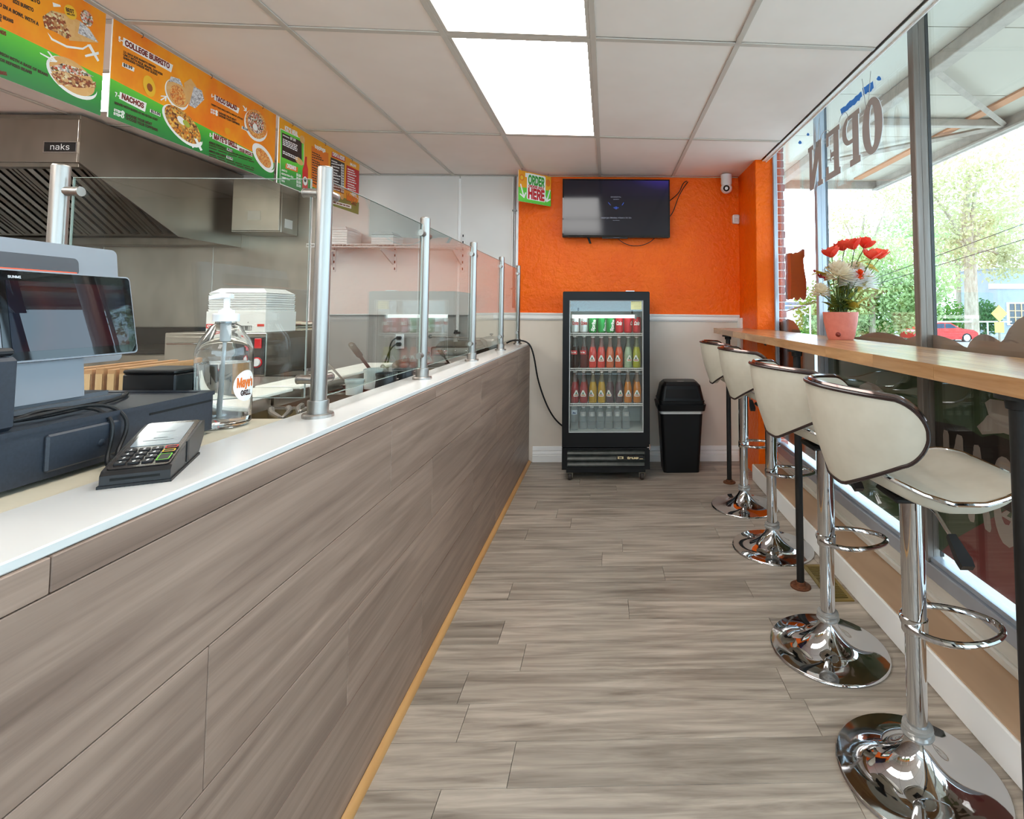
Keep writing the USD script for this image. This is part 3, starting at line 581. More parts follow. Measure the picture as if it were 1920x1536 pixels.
def clamshell(x, y, z, w, d, h, parent, name='tray'):
    m = MB(); c = .25*h
    m.add(hull([(x-w/2+.003,y-d/2+.003,z),(x+w/2-.003,y-d/2+.003,z),(x-w/2+.003,y+d/2-.003,z),(x+w/2-.003,y+d/2-.003,z),(x-w/2,y-d/2,z+h-.002),(x+w/2,y-d/2,z+h-.002),(x-w/2,y+d/2,z+h-.002),(x+w/2,y+d/2,z+h-.002)]))
    return obj(name, m, foam, parent)
fs = thing('foam_box', 'tall stack of nested white foam boxes on the carton above the oven', 'foam box', (-2.0,2.83,oz1+.11))
z = oz1+.1085
for k in range(8): clamshell(-1.881, 2.82, z, .292-.004*(k%2), .25, .0118, fs); z += .0118
obj('lid', MB().add(hull([(-2.026,2.70,z),(-1.736,2.70,z),(-2.026,2.94,z),(-1.736,2.94,z),(-1.99,2.73,z+.024),(-1.772,2.73,z+.024),(-1.99,2.91,z+.024),(-1.772,2.91,z+.024)])), foam, fs)
paper = noisy('wrap_paper', S(222,206,176), S(240,230,212), (30,30,30), .5)
for k, (dx, dz, rz) in enumerate(((0,0,4),(-.01,.0165,-7),(.012,.033,9))):
    t = thing('tortilla_packet', ('bottom packet of the stack of wrapped tortillas on the oven','middle packet of the stack of wrapped tortillas on the oven','top packet of the stack of wrapped tortillas, with red print')[k], 'packet', (-1.815+dx,3.085,oz1+.001+dz), rz)
    def pk(A, B, k=k):
        x = (A-.5)*.19; y = (B-.5)*.26; e = np.minimum(1, 6*np.minimum(np.minimum(A,1-A),np.minimum(B,1-B)))
        return x, y, .004+.011*e*(.7+.5*meshkit.fbm(np.c_[x*50,y*50,x*0+k],3))
    obj('wrapper', MB().surf(pk, 14, 18).box(-.094,.094,-.129,.129,0,.0042), paper, t, local=True)
    obj('print', MB().box(-.06,.07,-.1305,-.1292,.0015,.0038).box(.02,.07,-.06,.06,.0146,.0150), plain('print_maroon', S(150,40,60), .6), t, local=True)
# kraft cartons between the register and the glass
kraft = noisy('kraft_card', S(168,120,76), S(190,142,96), (6,6,60), .7)
for k in range(5):
    x = -1.455+.032*k; t = thing('kraft_folder', ('first','second','third','fourth','last')[k]+' folded kraft box from the left in the upright row beside the screen', 'takeout box', (x,1.60,TZ), group='row of folded kraft boxes')
    obj('panel', MB().box(x-.26+.25,x+.012,1.47,1.72,.9535,1.066-.004*(k%2),.001), kraft, t); obj('flap', MB().box(x-.008,x+.010,1.468,1.4695,.97,1.05), plain('kraft_light', S(206,168,122), .7), t)
kt = thing('side_table', 'low steel table under the row of kraft boxes', 'table', (-1.42,1.65,0))
obj('top', MB().box(-1.62,-1.26,1.36,2.2,.93,.9525,.003), stainless, kt)
for x in (-1.6,-1.28):
    for y in (1.38,2.18): obj('leg', MB().rod((x,y,0),(x,y,.931),.015), stainless, kt)

# range line under the hood
irn = plain('griddle_iron', S(26,24,22), .5, .4)
rg = thing('griddle_range', 'dark griddle range standing under the extractor hood', 'griddle', (-3.4,3.9,0))
obj('body', MB().box(-4.6,-2.42,3.55,4.25,.1,.93,.006), stainless_dk, rg); obj('cooktop', MB().box(-4.58,-2.44,3.57,4.24,.9305,.96,.004), irn, rg); obj('splash', MB().box(-4.6,-2.42,4.25,4.285,.1,1.09,.003), irn, rg)
for x in (-4.5,-2.5):
    for y in (3.6,4.2): obj('leg', MB().rod((x,y,0),(x,y,.101),.025), stainless_dk, rg)
for a, b in ((-4.98,-4.1),(-4.1,-3.22),(-3.22,-2.36)): obj('steel_sheet', MB().box(a+.002,b-.002,YB-.004,YB-.0005,.95,2.2,.001), stainless, wb, smooth=False, label='stainless steel wall cladding below the hood')
# hood
hd = thing('extractor_hood', 'large stainless extractor hood over the griddle', 'extractor hood', (-3.9,3.6,1.75))
hx, hy, hb = -3.0, 2.985, YB-.006
side = Polygon([(hy,2.065),(3.69,1.742),(hb,1.742),(hb,ZC-.012),(hy,ZC-.012)])
obj('end_panel', MB().prism(side, (hx-.012,0,0), (0,1,0), (0,0,1), .012), stainless, hd, smooth=False)
obj('front_panel', MB().box(XL+.02,hx-.013,hy,hy+.012,2.065,ZC-.012,.001), stainless, hd, smooth=False)
obj('front_lip', MB().box(XL+.02,hx-.013,hy+.0125,hy+.06,2.040,2.066,.002), stainless_dk, hd)
obj('top_flange', MB().box(XL+.02,hx+.002,hy-.006,hy-.0005,ZC-.035,ZC-.012,.001), stainless_dk, hd)
obj('rear_panel', MB().box(XL+.02,hx-.013,hb-.14,hb-.004,1.742,1.80,.002), stainless_dk, hd)
f0, f1 = np.array([0,3.40,2.27]), np.array([0,4.08,1.80]); fu = (f1-f0)/np.linalg.norm(f1-f0); fn = np.cross([1,0,0], fu)
for k in range(4):
    x1 = hx-.02-k*.49; x0 = x1-.48; fl = np.linalg.norm(f1-f0)
    p = obj('grease_filter', MB().prism(sbox(0,0,.48,fl).difference(sbox(.02,.02,.46,fl-.02)), (x0,*f0[1:]), (1,0,0), fu, .02), stainless_dk, hd, smooth=False)
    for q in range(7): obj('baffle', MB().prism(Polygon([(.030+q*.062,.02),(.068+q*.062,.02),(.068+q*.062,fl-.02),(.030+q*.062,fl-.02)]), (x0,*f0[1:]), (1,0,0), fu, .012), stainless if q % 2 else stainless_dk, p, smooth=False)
obj('filter_void', MB().prism(sbox(0,0,1.94,np.linalg.norm(f1-f0)), np.array([hx-.02-1.94,*f0[1:]])-fn*-.03, (1,0,0), fu, .01), darkgap, hd)
obj('top_inside', MB().box(XL+.02,hx-.013,hy+.02,3.42,2.275,2.285), stainless_dk, hd)
nb0, nb1 = at(85,267,1,hy), at(144,285,1,hy); w = nb1[0]-nb0[0]; h = nb0[2]-nb1[2]
bd = obj('name_plate', MB().box(nb0[0],nb1[0],hy-.006,hy-.0005,nb1[2],nb0[2],.002), plain('plate_black', S(20,20,20), .3), hd)
obj('plate_rim', MB().prism(sbox(-.006,-.006,w+.006,h+.006).difference(sbox(0,0,w,h)), (nb0[0],hy-.001,nb1[2]), (1,0,0), (0,0,1), .004), brushed, bd)
obj('lettering', MB().flat(fit_text('naks', w*.6, h*.62, False), (nb0[0]+w*.2,hy-.0065,nb1[2]+h*.2), (1,0,0), (0,0,1)), plain('plate_grey', S(200,200,200), .5), bd)
fc = thing('fire_control_cabinet', 'stainless control cabinet on the wall right of the hood', 'cabinet', (-2.78,4.2,2.05))
obj('case', MB().box(-2.93,-2.545,4.10,YB-.006,1.835,2.26,.003), stainless, fc, smooth=False); obj('door', MB().box(-2.92,-2.555,4.088,4.0995,1.845,2.25,.003), stainless, fc, smooth=False)
obj('rating_label', MB().box(-2.80,-2.70,4.086,4.0882,1.93,2.0), plain('foil_label', S(190,186,176), .4, .5), fc)
obj('side_label', MB().box(-2.5455,-2.5435,4.14,4.24,1.88,1.95), plain('paper_white', 0), fc)
# wire shelf, foam boxes
wire = plain('white_wire', S(226,222,218), .4)
sh = thing('wire_shelf', 'white wire shelf on brackets across the grey kitchen wall', 'shelf', (-1.7,4.17,1.72))
s0, s1, sz = -2.30, -1.08, 1.735
fr = MB().rod((s0,4.02,sz),(s1,4.02,sz),.004,8).rod((s0,4.02,sz-.022),(s1,4.02,sz-.022),.004,8).rod((s0,4.30,sz),(s1,4.30,sz),.004,8).rod((s0,4.16,sz),(s1,4.16,sz),.003,8)
obj('frame_wire', fr, wire, sh)
for k in range(41):
    x = s0+(s1-s0)*k/40; obj('cross_wire', MB().tube([(x,4.30,sz+.003),(x,4.02,sz+.003),(x,4.016,sz-.022)], .0018, 5), wire, sh)
for x in (-2.24,-1.745,-1.19):
    p = obj('bracket', MB().prism(Polygon([(0,0),(.25,0),(.25,-.012),(.02,-.10),(0,-.105)]), (x-.006,YB-.011,sz-.027), (0,-1,0), (0,0,1), .010), wire, sh)
    obj('standard', MB().box(x-.012,x+.012,YB-.010,YB-.0005,sz-.19,sz+.13), wire, p)
    for q in range(6): obj('slot', MB().box(x-.004,x+.004,YB-.0108,YB-.0099,sz-.175+q*.055,sz-.155+q*.055), darkgap, p)
def foamstack(x, y, z, w, d, n, label):
    t = thing('foam_box', label, 'foam box', (x,y,z))
    for k in range(n): clamshell(x, y, z+k*.018, w, d, .018, t)
    zz = z+n*.018; obj('lid', MB().add(hull([(x-w/2,y-d/2,zz),(x+w/2,y-d/2,zz),(x-w/2,y+d/2,zz),(x+w/2,y+d/2,zz),(x-w/2+.03,y-d/2+.03,zz+.03),(x+w/2-.03,y-d/2+.03,zz+.03),(x-w/2+.03,y+d/2-.03,zz+.03),(x+w/2-.03,y+d/2-.03,zz+.03)])), foam, t)
foamstack(-2.12,4.15,sz+.006,.24,.24,6,'wider stack of white foam boxes on the wire shelf, behind the nearest guard post')
foamstack(-1.74,4.15,sz+.006,.17,.20,4,'smaller stack of white foam boxes in the middle of the wire shelf')
# outlet with two plugs
o0 = at(750,640,1,YB); px_, pz_ = o0[0], o0[2]
ol = thing('wall_outlet', 'white double wall outlet with two black plugs', 'outlet', (px_,YB,pz_))
obj('plate', MB().box(px_-.035,px_+.035,YB-.007,YB-.0005,pz_-.06,pz_+.06,.003), white_plastic, ol)
for dz in (.028,-.022): obj('plug', MB().box(px_-.022,px_+.018,YB-.035,YB-.007,pz_+dz-.014,pz_+dz+.014,.006), black_plastic, ol)
for k, dz in enumerate((.028,-.022)):
    cable('cable', [(px_-.016,YB-.03,pz_+dz),(px_-.05,YB-.04,pz_+dz-.03),(px_-.07-.015*k,YB-.035,pz_-.12),(px_-.10-.02*k,YB-.03,pz_-.22),(px_-.12-.02*k,YB-.03,pz_-.35)], .006, ('black cord hanging from the upper plug of the wall outlet','black cord hanging from the lower plug of the wall outlet')[k])
p0 = at(858,623,1,YB); t = thing('wall_plug', 'small black plug in the greige wall above the contact grill', 'plug', (p0[0],YB,p0[2]))
obj('body', MB().box(p0[0]-.025,p0[0]+.025,YB-.03,YB-.0005,p0[2]-.014,p0[2]+.006,.004), black_plastic, t); obj('prong_cover', MB().box(p0[0]-.02,p0[0]+.005,YB-.028,YB-.002,p0[2]+.0065,p0[2]+.018,.003), black_plastic, t)
# ================================================================ MENU BOARDS
def print_m(name, c1, c2, sc=(30,3,30)): return noisy(name, c1, c2, sc, .38, 0, detail=5, lo=.25, hi=.75)
orange_p = print_m('menu_orange', S(240,96,8), S(255,176,20), (7,4,2.5)); yellow_p = print_m('menu_yellow', S(240,150,16), S(246,176,24), (9,9,2.5))
green_p = M('menu_green', {'g': ('geometry', {}), 's': ('separate_xyz', {}), 'm': ('map_range', {'from_min': 1.955, 'from_max': 2.11, 'to_min': 0.0, 'to_max': 1.0}), 'r': ('rgb_ramp', {'ramp': [(0,S(34,120,56)),(.45,S(48,150,54)),(1,S(104,206,56))]}), 'p': ('principled_bsdf', {'roughness': .38})},
    [('g.position','s.vector'), ('s.z','m.value'), ('m.result','r.fac'), ('r.color','p.base_color')])
dgreen_p = print_m('menu_olive', S(70,120,44), S(96,140,50), (9,9,9))
ink_w = plain('print_white', S(244,240,234), .5); ink_b = plain('print_brown', S(122,36,24), .5); ink_d = plain('print_dark', S(66,44,26), .5)
ink_k = plain('print_espresso', S(52,32,28), .5); ink_r = plain('print_red', S(196,28,30), .5); ink_g = plain('print_green', S(60,160,56), .5); ink_y = plain('print_yellow', S(240,186,40), .5); ink_o = plain('print_orange', S(232,120,28), .5)
BX = -1.886
class Board:
    'a sign in the plane x = BX: its print is placed by pixel of a crop of the photograph, given as (origin, scale)'
    def __init__(s, t, crop): s.t = t; s.crop = crop; s.lay = {}; s.k = 0
    def P(s, x, y):
        (u0,v0), sc = s.crop; p = at(u0+x/sc, v0+y/sc, 0, BX); return np.array([p[1], p[2]])
    def poly(s, pts, mat, lift=1, name=None, **kw):
        q = Polygon([s.P(*p) for p in pts]).buffer(0); s.put(q, mat, lift, name, **kw)
    def put(s, q, mat, lift=1, name=None, **kw):
        s.k += 1; m = MB().flat(q, (BX+.0003*lift+.000012*s.k,0,0), (0,1,0), (0,0,1))
        if name: obj(name, m, mat, s.t, smooth=False, **kw)
        else: s.lay.setdefault(str(mat.GetPath()), (mat, MB()))[1].add(m.get())
    def text(s, tx, a, b, h, mat, lift=3, bold=True, simp=1.2):
        p, q = s.P(*a), s.P(*b); hh = s.P(a[0], a[1]-h)[1]-p[1]; d = q-p; L = np.linalg.norm(d)
        g = affinity.rotate(fit_text(tx, L, hh, bold, simp), math.degrees(math.atan2(d[1], d[0])), origin=(0,0))
        s.put(affinity.translate(g, *p), mat, lift)
    def rule(s, a, b, h, mat, lift=3, seed=0):
        'a line of print too small to read: a row of word-long dashes'
        p, q = s.P(*a), s.P(*b); hh = s.P(a[0], a[1]-h)[1]-p[1]; d = q-p; r = random.Random(seed+int(a[1])); x = 0; L = []
        while x < .97:
            w = r.uniform(.08,.22); e = min(x+w, 1); L.append(Polygon([p+d*x, p+d*e, p+d*e+[0,hh], p+d*x+[0,hh]])); x = e+.03
        s.put(unary_union(L), mat, lift)
    def dish(s, c, r, kind, rot=0, plate=True, name='food_picture', label=None):
        o = s.P(*c); rx = abs(s.P(c[0]+r[0],c[1])[0]-o[0]); rz = abs(s.P(c[0],c[1]+r[1])[1]-o[1])
        if plate: s.put(affinity.translate(ell(0,0,rx*1.12,rz*1.08,rot).difference(ell(.12*rx,.16*rz,rx,rz*.95,rot)), *(o+[-.0*rx,-.12*rz])), ink_w, 1.5)
        s.put(affinity.translate(ell(0,0,rx,rz,rot), *o), kind, 2, name, label=label)
    def done(s):
        for k, (mat, m) in s.lay.items(): obj('lettering' if 'print' in k else 'picture', m, mat, s.t, smooth=False)
def food_m(name, cols, sc=70):
    n = {'g': ('geometry', {}), 'v': ('voronoi_texture', {'scale': float(sc)}), 'b': ('rgb_to_bw', {}), 'r': ('rgb_ramp', {'ramp': [(i/(len(cols)-1), c) for i, c in enumerate(cols)]}), 'p': ('principled_bsdf', {'roughness': .45})}
    return M(name, n, [('g.position','v.vector'), ('v.color','b.color'), ('b.val','r.fac'), ('r.color','p.base_color')])
meat = food_m('food_print_meat', [S(90,40,24),S(170,84,44),S(120,60,34),S(214,160,100),S(232,214,170),S(120,140,50)], 130)
rice = food_m('food_print_rice', [S(196,84,24),S(226,130,50),S(240,190,110),S(180,60,30)], 170)
salad = food_m('food_print_salad', [S(84,110,40),S(200,70,30),S(240,236,220),S(50,36,30),S(226,160,50)], 160)
chips = food_m('food_print_chips', [S(236,160,50),S(220,130,30),S(90,40,30),S(240,190,90),S(160,60,30)], 120)
bread = food_m('food_print_bread', [S(226,176,110),S(222,166,98),S(230,186,124)], 60); foil = food_m('food_print_foil', [S(120,112,110),S(200,196,196),S(236,234,234)], 170)
Z1, Z2, Z3 = ((0,0),4.8), ((180,20),4.8), ((400,160),5.907)
def board(y0, y1, zb_, zt_, label, gl, gr, base):
    t = thing('menu_board', label, 'menu board', (BX,(y0+y1)/2,zb_), group=None)
    obj('panel', MB().box(BX-.006,BX,y0,y1,zb_,zt_,.001), ink_w, t, smooth=False)
    obj('orange_print', MB().flat(Polygon([(y0,zb_+gl),(y1,zb_+gr),(y1,zt_),(y0,zt_)]), (BX+.0002,0,0), (0,1,0), (0,0,1)), base, t)
    obj('green_print', MB().flat(Polygon([(y0,zb_),(y1,zb_),(y1,zb_+gr),(y0,zb_+gl)]), (BX+.0002,0,0), (0,1,0), (0,0,1)), green_p, t)
    for y in (y0+.12,(y0+y1)/2,y1-.12):
        h = obj('hook', MB().tube([(BX-.003,y,zt_-.012),(BX+.006,y,zt_-.010),(BX+.004,y+.004,zt_+.004),(BX-.002,y,zt_+.01),(BX-.002,y-.004,ZC+.001)], .0013, 6), plain('hook_steel', S(120,116,110), .4, .8), t)
    return t
B = Board(board(.955,1.945,1.948,2.338,'menu board cut by the left edge, with a burrito above a sandwich',.165,.150,orange_p), Z1)
B.text('BURRITO',(170,-42),(360,40),34,ink_d); B.text('SIZE BURRITO',(112,20),(300,108),32,ink_d); B.text('SERVED IN A BOWL WITH A',(-130,-8),(345,232),32,ink_d); B.text('REFRIED BEANS',(-110,110),(118,210),30,ink_d); B.text('RICE',(-50,178),(14,194),24,ink_d)
B.text('TOPPINGS',(-100,262),(54,322),34,ink_b); B.text('SANDWICH WITH A BASE OF BEANS',(-110,440),(428,690),26,ink_d,simp=1.6); B.text('OR REFRIED BEANS',(-5,545),(284,668),26,ink_d,simp=1.6); B.text('TOPPINGS',(-80,650),(62,680),30,ink_b)
B.poly([(380,150),(460,95),(560,130),(640,330),(600,350),(500,290),(400,250)],meat,2,'food_picture'); B.poly([(470,95),(600,130),(720,190),(800,250),(885,385),(620,365),(610,260),(560,150)],bread,1.8,'food_picture'); B.poly([(720,190),(800,260),(885,385),(700,300)],foil,2.2,'food_picture')
B.dish((633,110),(58,62),ink_y,0,False,'badge'); B.text('BEST',(594,100),(668,122),30,ink_d); B.text('SELLER',(600,128),(672,146),14,ink_d,simp=2); B.dish((780,165),(58,70),salad,0,False)
B.poly([(425,290),(470,345),(600,410),(740,430),(795,400),(800,415),(745,448),(600,430),(460,360)],ink_w,1.5)
for p in (((782,400),(812,398),(892,545),(875,555)), ((760,495),(885,465),(888,490),(768,515)), ((470,20),(540,45),(545,60),(478,62)), ((355,470),(500,545),(495,562),(360,485)), ((420,462),(436,462),(512,556),(495,560)), ((425,545),(512,545),(512,560),(430,555))): B.poly(p,ink_w,2.5)
B.dish((655,690),(205,140),bread,-14,True); B.poly([(450,660),(560,640),(700,690),(860,740),(860,790),(700,790),(520,760)],meat,3,'food_picture'); B.poly([(450,600),(560,570),(720,620),(840,690),(700,680),(560,640),(460,640)],salad,2.6,'food_picture')
B.done()
B = Board(board(1.975,2.955,1.955,2.338,'long menu board with nachos, taco salad and a burrito cut in half',.150,.105,orange_p), Z2)
for q in ([(245,240),(692,490),(675,556),(238,312)],[(214,730),(455,832),(440,912),(206,792)],[(1066,754),(1290,880),(1278,926),(1062,802)],[(1050,1096),(1412,1278),(1408,1318),(1046,1152)],[(236,464),(346,516),(340,550),(232,500)],[(486,884),(580,926),(578,956),(482,912)],[(1312,1036),(1372,1066),(1370,1092),(1308,1062)],[(1180,1232),(1230,1255),(1228,1280),(1176,1258)],[(1174,1302),(1230,1325),(1228,1348),(1172,1326)]): B.poly(q,ink_w,2)
B.text('5-',(200,272),(240,292),42,ink_w); B.text('COLLEGE BURRITO',(258,310),(660,522),48,ink_b); B.text('12-INCH SIZE BURRITO SERVED',(245,376),(535,520),18,ink_d,simp=2); B.text('ONLY WITH RICE, BEANS, CHICKEN',(243,402),(596,584),20,ink_d,simp=2); B.text('SHREDDED CHEESE AND QUESO',(242,430),(550,586),20,ink_d,simp=2); B.text('$9.99',(244,497),(326,530),24,ink_k)
B.text('7-',(168,770),(208,786),38,ink_w); B.text('NACHOS',(228,788),(428,880),46,ink_b); B.text('SERVED WITH QUESO AT NO EXTRA COST',(163,836),(553,994),20,ink_d,simp=2); B.text('$13.00',(492,912),(574,946),22,ink_k,simp=1.6)
B.text('STEP',(158,902),(220,926),22,ink_w); B.text('STEP',(154,934),(218,958),22,ink_w); B.dish((240,918),(16,18),ink_w,0,False,'badge'); B.dish((236,950),(16,18),ink_w,0,False,'badge'); B.text('1',(236,926),(243,928),18,ink_g,4); B.text('2',(231,958),(241,960),18,ink_g,4)
B.text('CHOOSE YOUR MEAT',(264,946),(502,1034),24,ink_d,simp=2); B.text('CHOOSE YOUR TOPPINGS',(262,974),(553,1088),24,ink_d,simp=2)
B.dish((478,680),(56,92),ink_y,12,False,'food_picture'); B.dish((482,692),(26,36),print_m('avocado_pit',S(130,60,20),S(170,90,40)),10,False,'food_picture')
B.dish((728,745),(100,112),bread,-40,True); B.dish((735,762),(72,86),rice,-40,False); B.poly([(650,640),(672,590),(750,615),(780,680),(740,660),(690,640)],foil,3,'food_picture'); B.poly([(790,650),(850,610),(900,680),(830,850),(800,760)],bread,2.4,'food_picture'); B.poly([(880,680),(950,720),(972,800),(890,880),(835,850)],foil,2.6,'food_picture')
B.poly([(576,800),(620,775),(580,772),(582,764),(636,768),(628,815),(618,812),(620,788),(584,810)],ink_w,2.5)
B.dish((785,1030),(170,118),chips,-22,True); B.dish((768,990),(42,30),ink_w,-20,False); B.dish((812,1018),(34,26),print_m('guac_print',S(160,170,50),S(200,200,90)),-20,False)
for p in (((858,1215),(944,1178),(950,1195),(866,1238)),((880,1150),(905,1152),(956,1255),(938,1262))): B.poly(p,ink_w,3)
B.text('6-',(1034,776),(1060,788),30,ink_w); B.text('TACO SALAD',(1074,804),(1266,898),40,ink_b); B.text('CRISPY TACO SHELL WITH A BED OF LETTUCE',(1033,848),(1320,986),14,ink_d,simp=2.6)
for yy, tx in ((900,'CHOOSE YOUR MEAT'),(924,'CHOOSE YOUR TOPPINGS')):
    B.text('STEP',(1028,yy-4),(1068,yy+12),16,ink_w,simp=2); B.dish((1083,yy+10),(12,14),ink_w,0,False,'badge'); B.text(tx,(1100,yy+24),(1100+(160 if yy < 910 else 190),yy+96+(14 if yy > 910 else 0)),17,ink_d,simp=2.4)
B.text('$13.00',(1318,1058),(1366,1084),17,ink_k,simp=2); B.dish((1440,1022),(92,128),rice,8,True); B.dish((1438,1012),(72,92),salad,8,False); B.dish((1430,1048),(22,30),ink_w,8,False)
B.poly([(1316,852),(1328,858),(1346,884),(1348,870),(1356,876),(1352,908),(1326,900),(1328,892),(1338,892)],ink_w,3)
B.text('8-',(1018,1132),(1044,1142),32,ink_w); B.text("MAYE'S GRILL",(1058,1152),(1270,1240),46,ink_b); B.text("HOUSE SPECIAL'S",(1286,1262),(1410,1312),28,ink_b,simp=1.6); B.text('ARROZ CON POLLO',(1014,1192),(1166,1248),18,ink_d,simp=2.4); B.text('$13.00',(1182,1252),(1228,1274),16,ink_k,simp=2.4); B.text('ARROZ CON CARNE',(1012,1268),(1166,1322),18,ink_d,simp=2.4); B.text('$13.90',(1178,1322),(1226,1342),16,ink_k,simp=2.4)
B.text('CHICKEN TOPPED WITH CHEESE AND CHOICE OF BEANS',(1014,1214),(1400,1345),12,ink_d,simp=3.4)
for yy in (1236,1292,1312): B.rule((1014,yy),(1420,yy+132),9,ink_d)
B.dish((1508,1318),(96,84),ink_w,-25,True); B.dish((1506,1326),(74,62),rice,-25,False); B.dish((1180,1085),(26,30),yellow_p,20,False)
B.done()
B = Board(board(2.985,3.955,1.955,2.338,'menu board farthest from the camera, with kids meal, toppings, chips and sides lists',.118,.050,yellow_p), Z3)
def panel_(pts, mat, rim=None, lift=1.5):
    if rim: q = Polygon([B.P(*p) for p in pts]); B.put(q.buffer(.004), rim, lift-.2)
    B.poly(pts, mat, lift)
panel_([(745,485),(985,600),(1000,640),(1000,1190),(740,1085)],green_p,ink_w); panel_([(760,522),(978,625),(978,872),(885,850),(757,795)],ink_k,None,2)
B.text("KID'S MEAL",(790,492),(936,566),46,ink_w,3); 
for k, yy in enumerate((556,600,620,640,660,735,755)): B.rule((768,yy),(930 if k else 840,yy+(75 if k else 36)),13,ink_w,3,k)
B.text('$7.00',(850,598),(912,624),26,ink_w,simp=2); B.dish((985,600),(28,44),bread,0,False); B.dish((950,840),(46,36),bread,-10,False)
panel_([(800,865),(936,910),(932,965),(796,920)],ink_o,None,2); B.text('DRINKS',(812,908),(916,945),42,ink_w)
for k, (tx, e) in enumerate((('JARRITOS',815),('MEXICAN COCA-COLA',885),('CANNED SODA',845),('WATER',788))): B.text(tx,(752,944+k*40),(e,944+k*40+(e-752)*.33),18,ink_w,simp=2.2); B.text('$3.00',(918,1002+k*38),(968,1018+k*38),26,ink_w,simp=2)
B.poly([(1016,790),(1036,790),(1034,870),(1048,930),(1044,1150),(984,1140),(986,930),(1008,860)],print_m('bottle_print',S(206,24,28),S(226,50,40)),2,'bottle_picture'); B.dish((1016,1060),(24,50),ink_w,0,False); B.dish((1016,1050),(14,24),ink_k,0,False)
panel_([(1086,668),(1274,755),(1274,1190),(1078,1110)],ink_o,yellow_p); B.text('toppings',(1120,690),(1240,742),40,ink_w)
for k in range(13): B.rule((1092,745+k*28),(1180+20*(k%3),786+k*28),13,ink_d,3,k)
panel_([(1310,735),(1460,800),(1458,850),(1308,790)],ink_r,None,2.2); B.text('CHIPS & SIDES',(1316,775),(1452,836),38,ink_w,4); panel_([(1298,795),(1452,865),(1444,1205),(1290,1140)],ink_k,None,2)
for k in range(11): B.rule((1306,838+k*31),(1370+14*((k*3)%4),864+k*31),13,ink_w,3,k); B.text('$3.00',(1412,890+k*29),(1444,902+k*29),20,ink_w,simp=3)
panel_([(1474,882),(1614,950),(1608,1212),(1462,1160)],ink_r,None,2); B.text('SALSAS',(1512,882),(1578,910),26,ink_w,3)
for k in range(9): B.rule((1484,930+k*27),(1560+10*(k%3),960+k*27),12,ink_w,3,k)
panel_([(1290,1200),(1612,1300),(1606,1432),(1284,1322)],dgreen_p,None,.8)
B.text("Maye's",(1472,1272),(1590,1306),76,ink_k,3); B.text("Maye's",(1474,1266),(1590,1300),66,ink_o,4); B.text('GRILL',(1530,1318),(1580,1334),22,ink_k,3); B.dish((1556,1212),(26,22),ink_w,0,False); B.dish((1556,1226),(44,9),ink_w,-8,False)
for x in (1338,1384,1424): B.dish((x,1200+(x-1300)*.28),(18,32),bread,0,False)
panel_([(1300,1268),(1526,1330),(1524,1368),(1298,1304)],ink_w,None,2)
B.rule((1310,1298),(1516,1352),14,ink_k,3)
B.done()
# order sign, hung askew
p0, p1 = np.array([-.692,4.04]), np.array([-.462,4.255]); d = p1-p0; Ls = np.linalg.norm(d); d /= Ls
oU, oV = np.array([d[0],d[1],0]), np.array([0,0,1.]); oN = np.cross(oU,oV); oO = np.array([*p0,2.083])
od = thing('order_sign', 'hanging orange and green sign reading order here, beside the television', 'sign', (*((p0+p1)/2),2.083))
obj('panel', MB().prism(sbox(0,0,Ls,.246), oO-oN*.006, oU, oV, .006), ink_w, od, smooth=False)
def osg(name, g, m, l=1): obj(name, MB().flat(g, oO+oN*.0003*l, oU, oV), m, od, smooth=False)
osg('orange_print', Polygon([(0,.11),(Ls,.13),(Ls,.246),(0,.246)]), yellow_p); osg('green_print', Polygon([(0,0),(Ls,0),(Ls,.13),(0,.11)]), green_p)
osg('white_panel', rrect(.182,.212,.012,.078,.026).union(sbox(.062,.20,.12,.235)), ink_w, 2)
osg('lettering', affinity.translate(fit_text('ORDER',.158,.068),.09,.152), ink_g, 3); osg('lettering', affinity.translate(fit_text('ORDENE AQUI',.150,.018,True,2),.094,.126), ink_r, 3); osg('lettering', affinity.translate(fit_text('HERE',.160,.078),.09,.038), ink_r, 3)
for x in (.036,.288): osg('arrow', affinity.rotate(unary_union([LineString([(0,.05),(0,-.05)]).buffer(.006),LineString([(-.025,-.022),(0,-.052),(.025,-.022)]).buffer(.006)]), 18 if x < .1 else -18).buffer(0) if False else affinity.translate(affinity.rotate(unary_union([LineString([(0,.05),(0,-.05)]).buffer(.006),LineString([(-.025,-.022),(0,-.052),(.025,-.022)]).buffer(.006)]), 18 if x < .1 else -18), x, .085), ink_w, 3)
osg('fruit_picture', ell(.03,.19,.022,.026), ink_o, 2); osg('fruit_picture', ell(.03,.19,.014,.017), ink_y, 3); osg('fruit_picture', ell(.285,.19,.022,.03), ink_o, 2)
for s_ in (.03,Ls-.03):
    q = oO+oU*s_; obj('hook', MB().tube([q+[0,0,.238],q+[0,0,.255],q+[.003,0,ZC+.002-q[2]]], .0013, 6), plain('hook_steel',0), od)

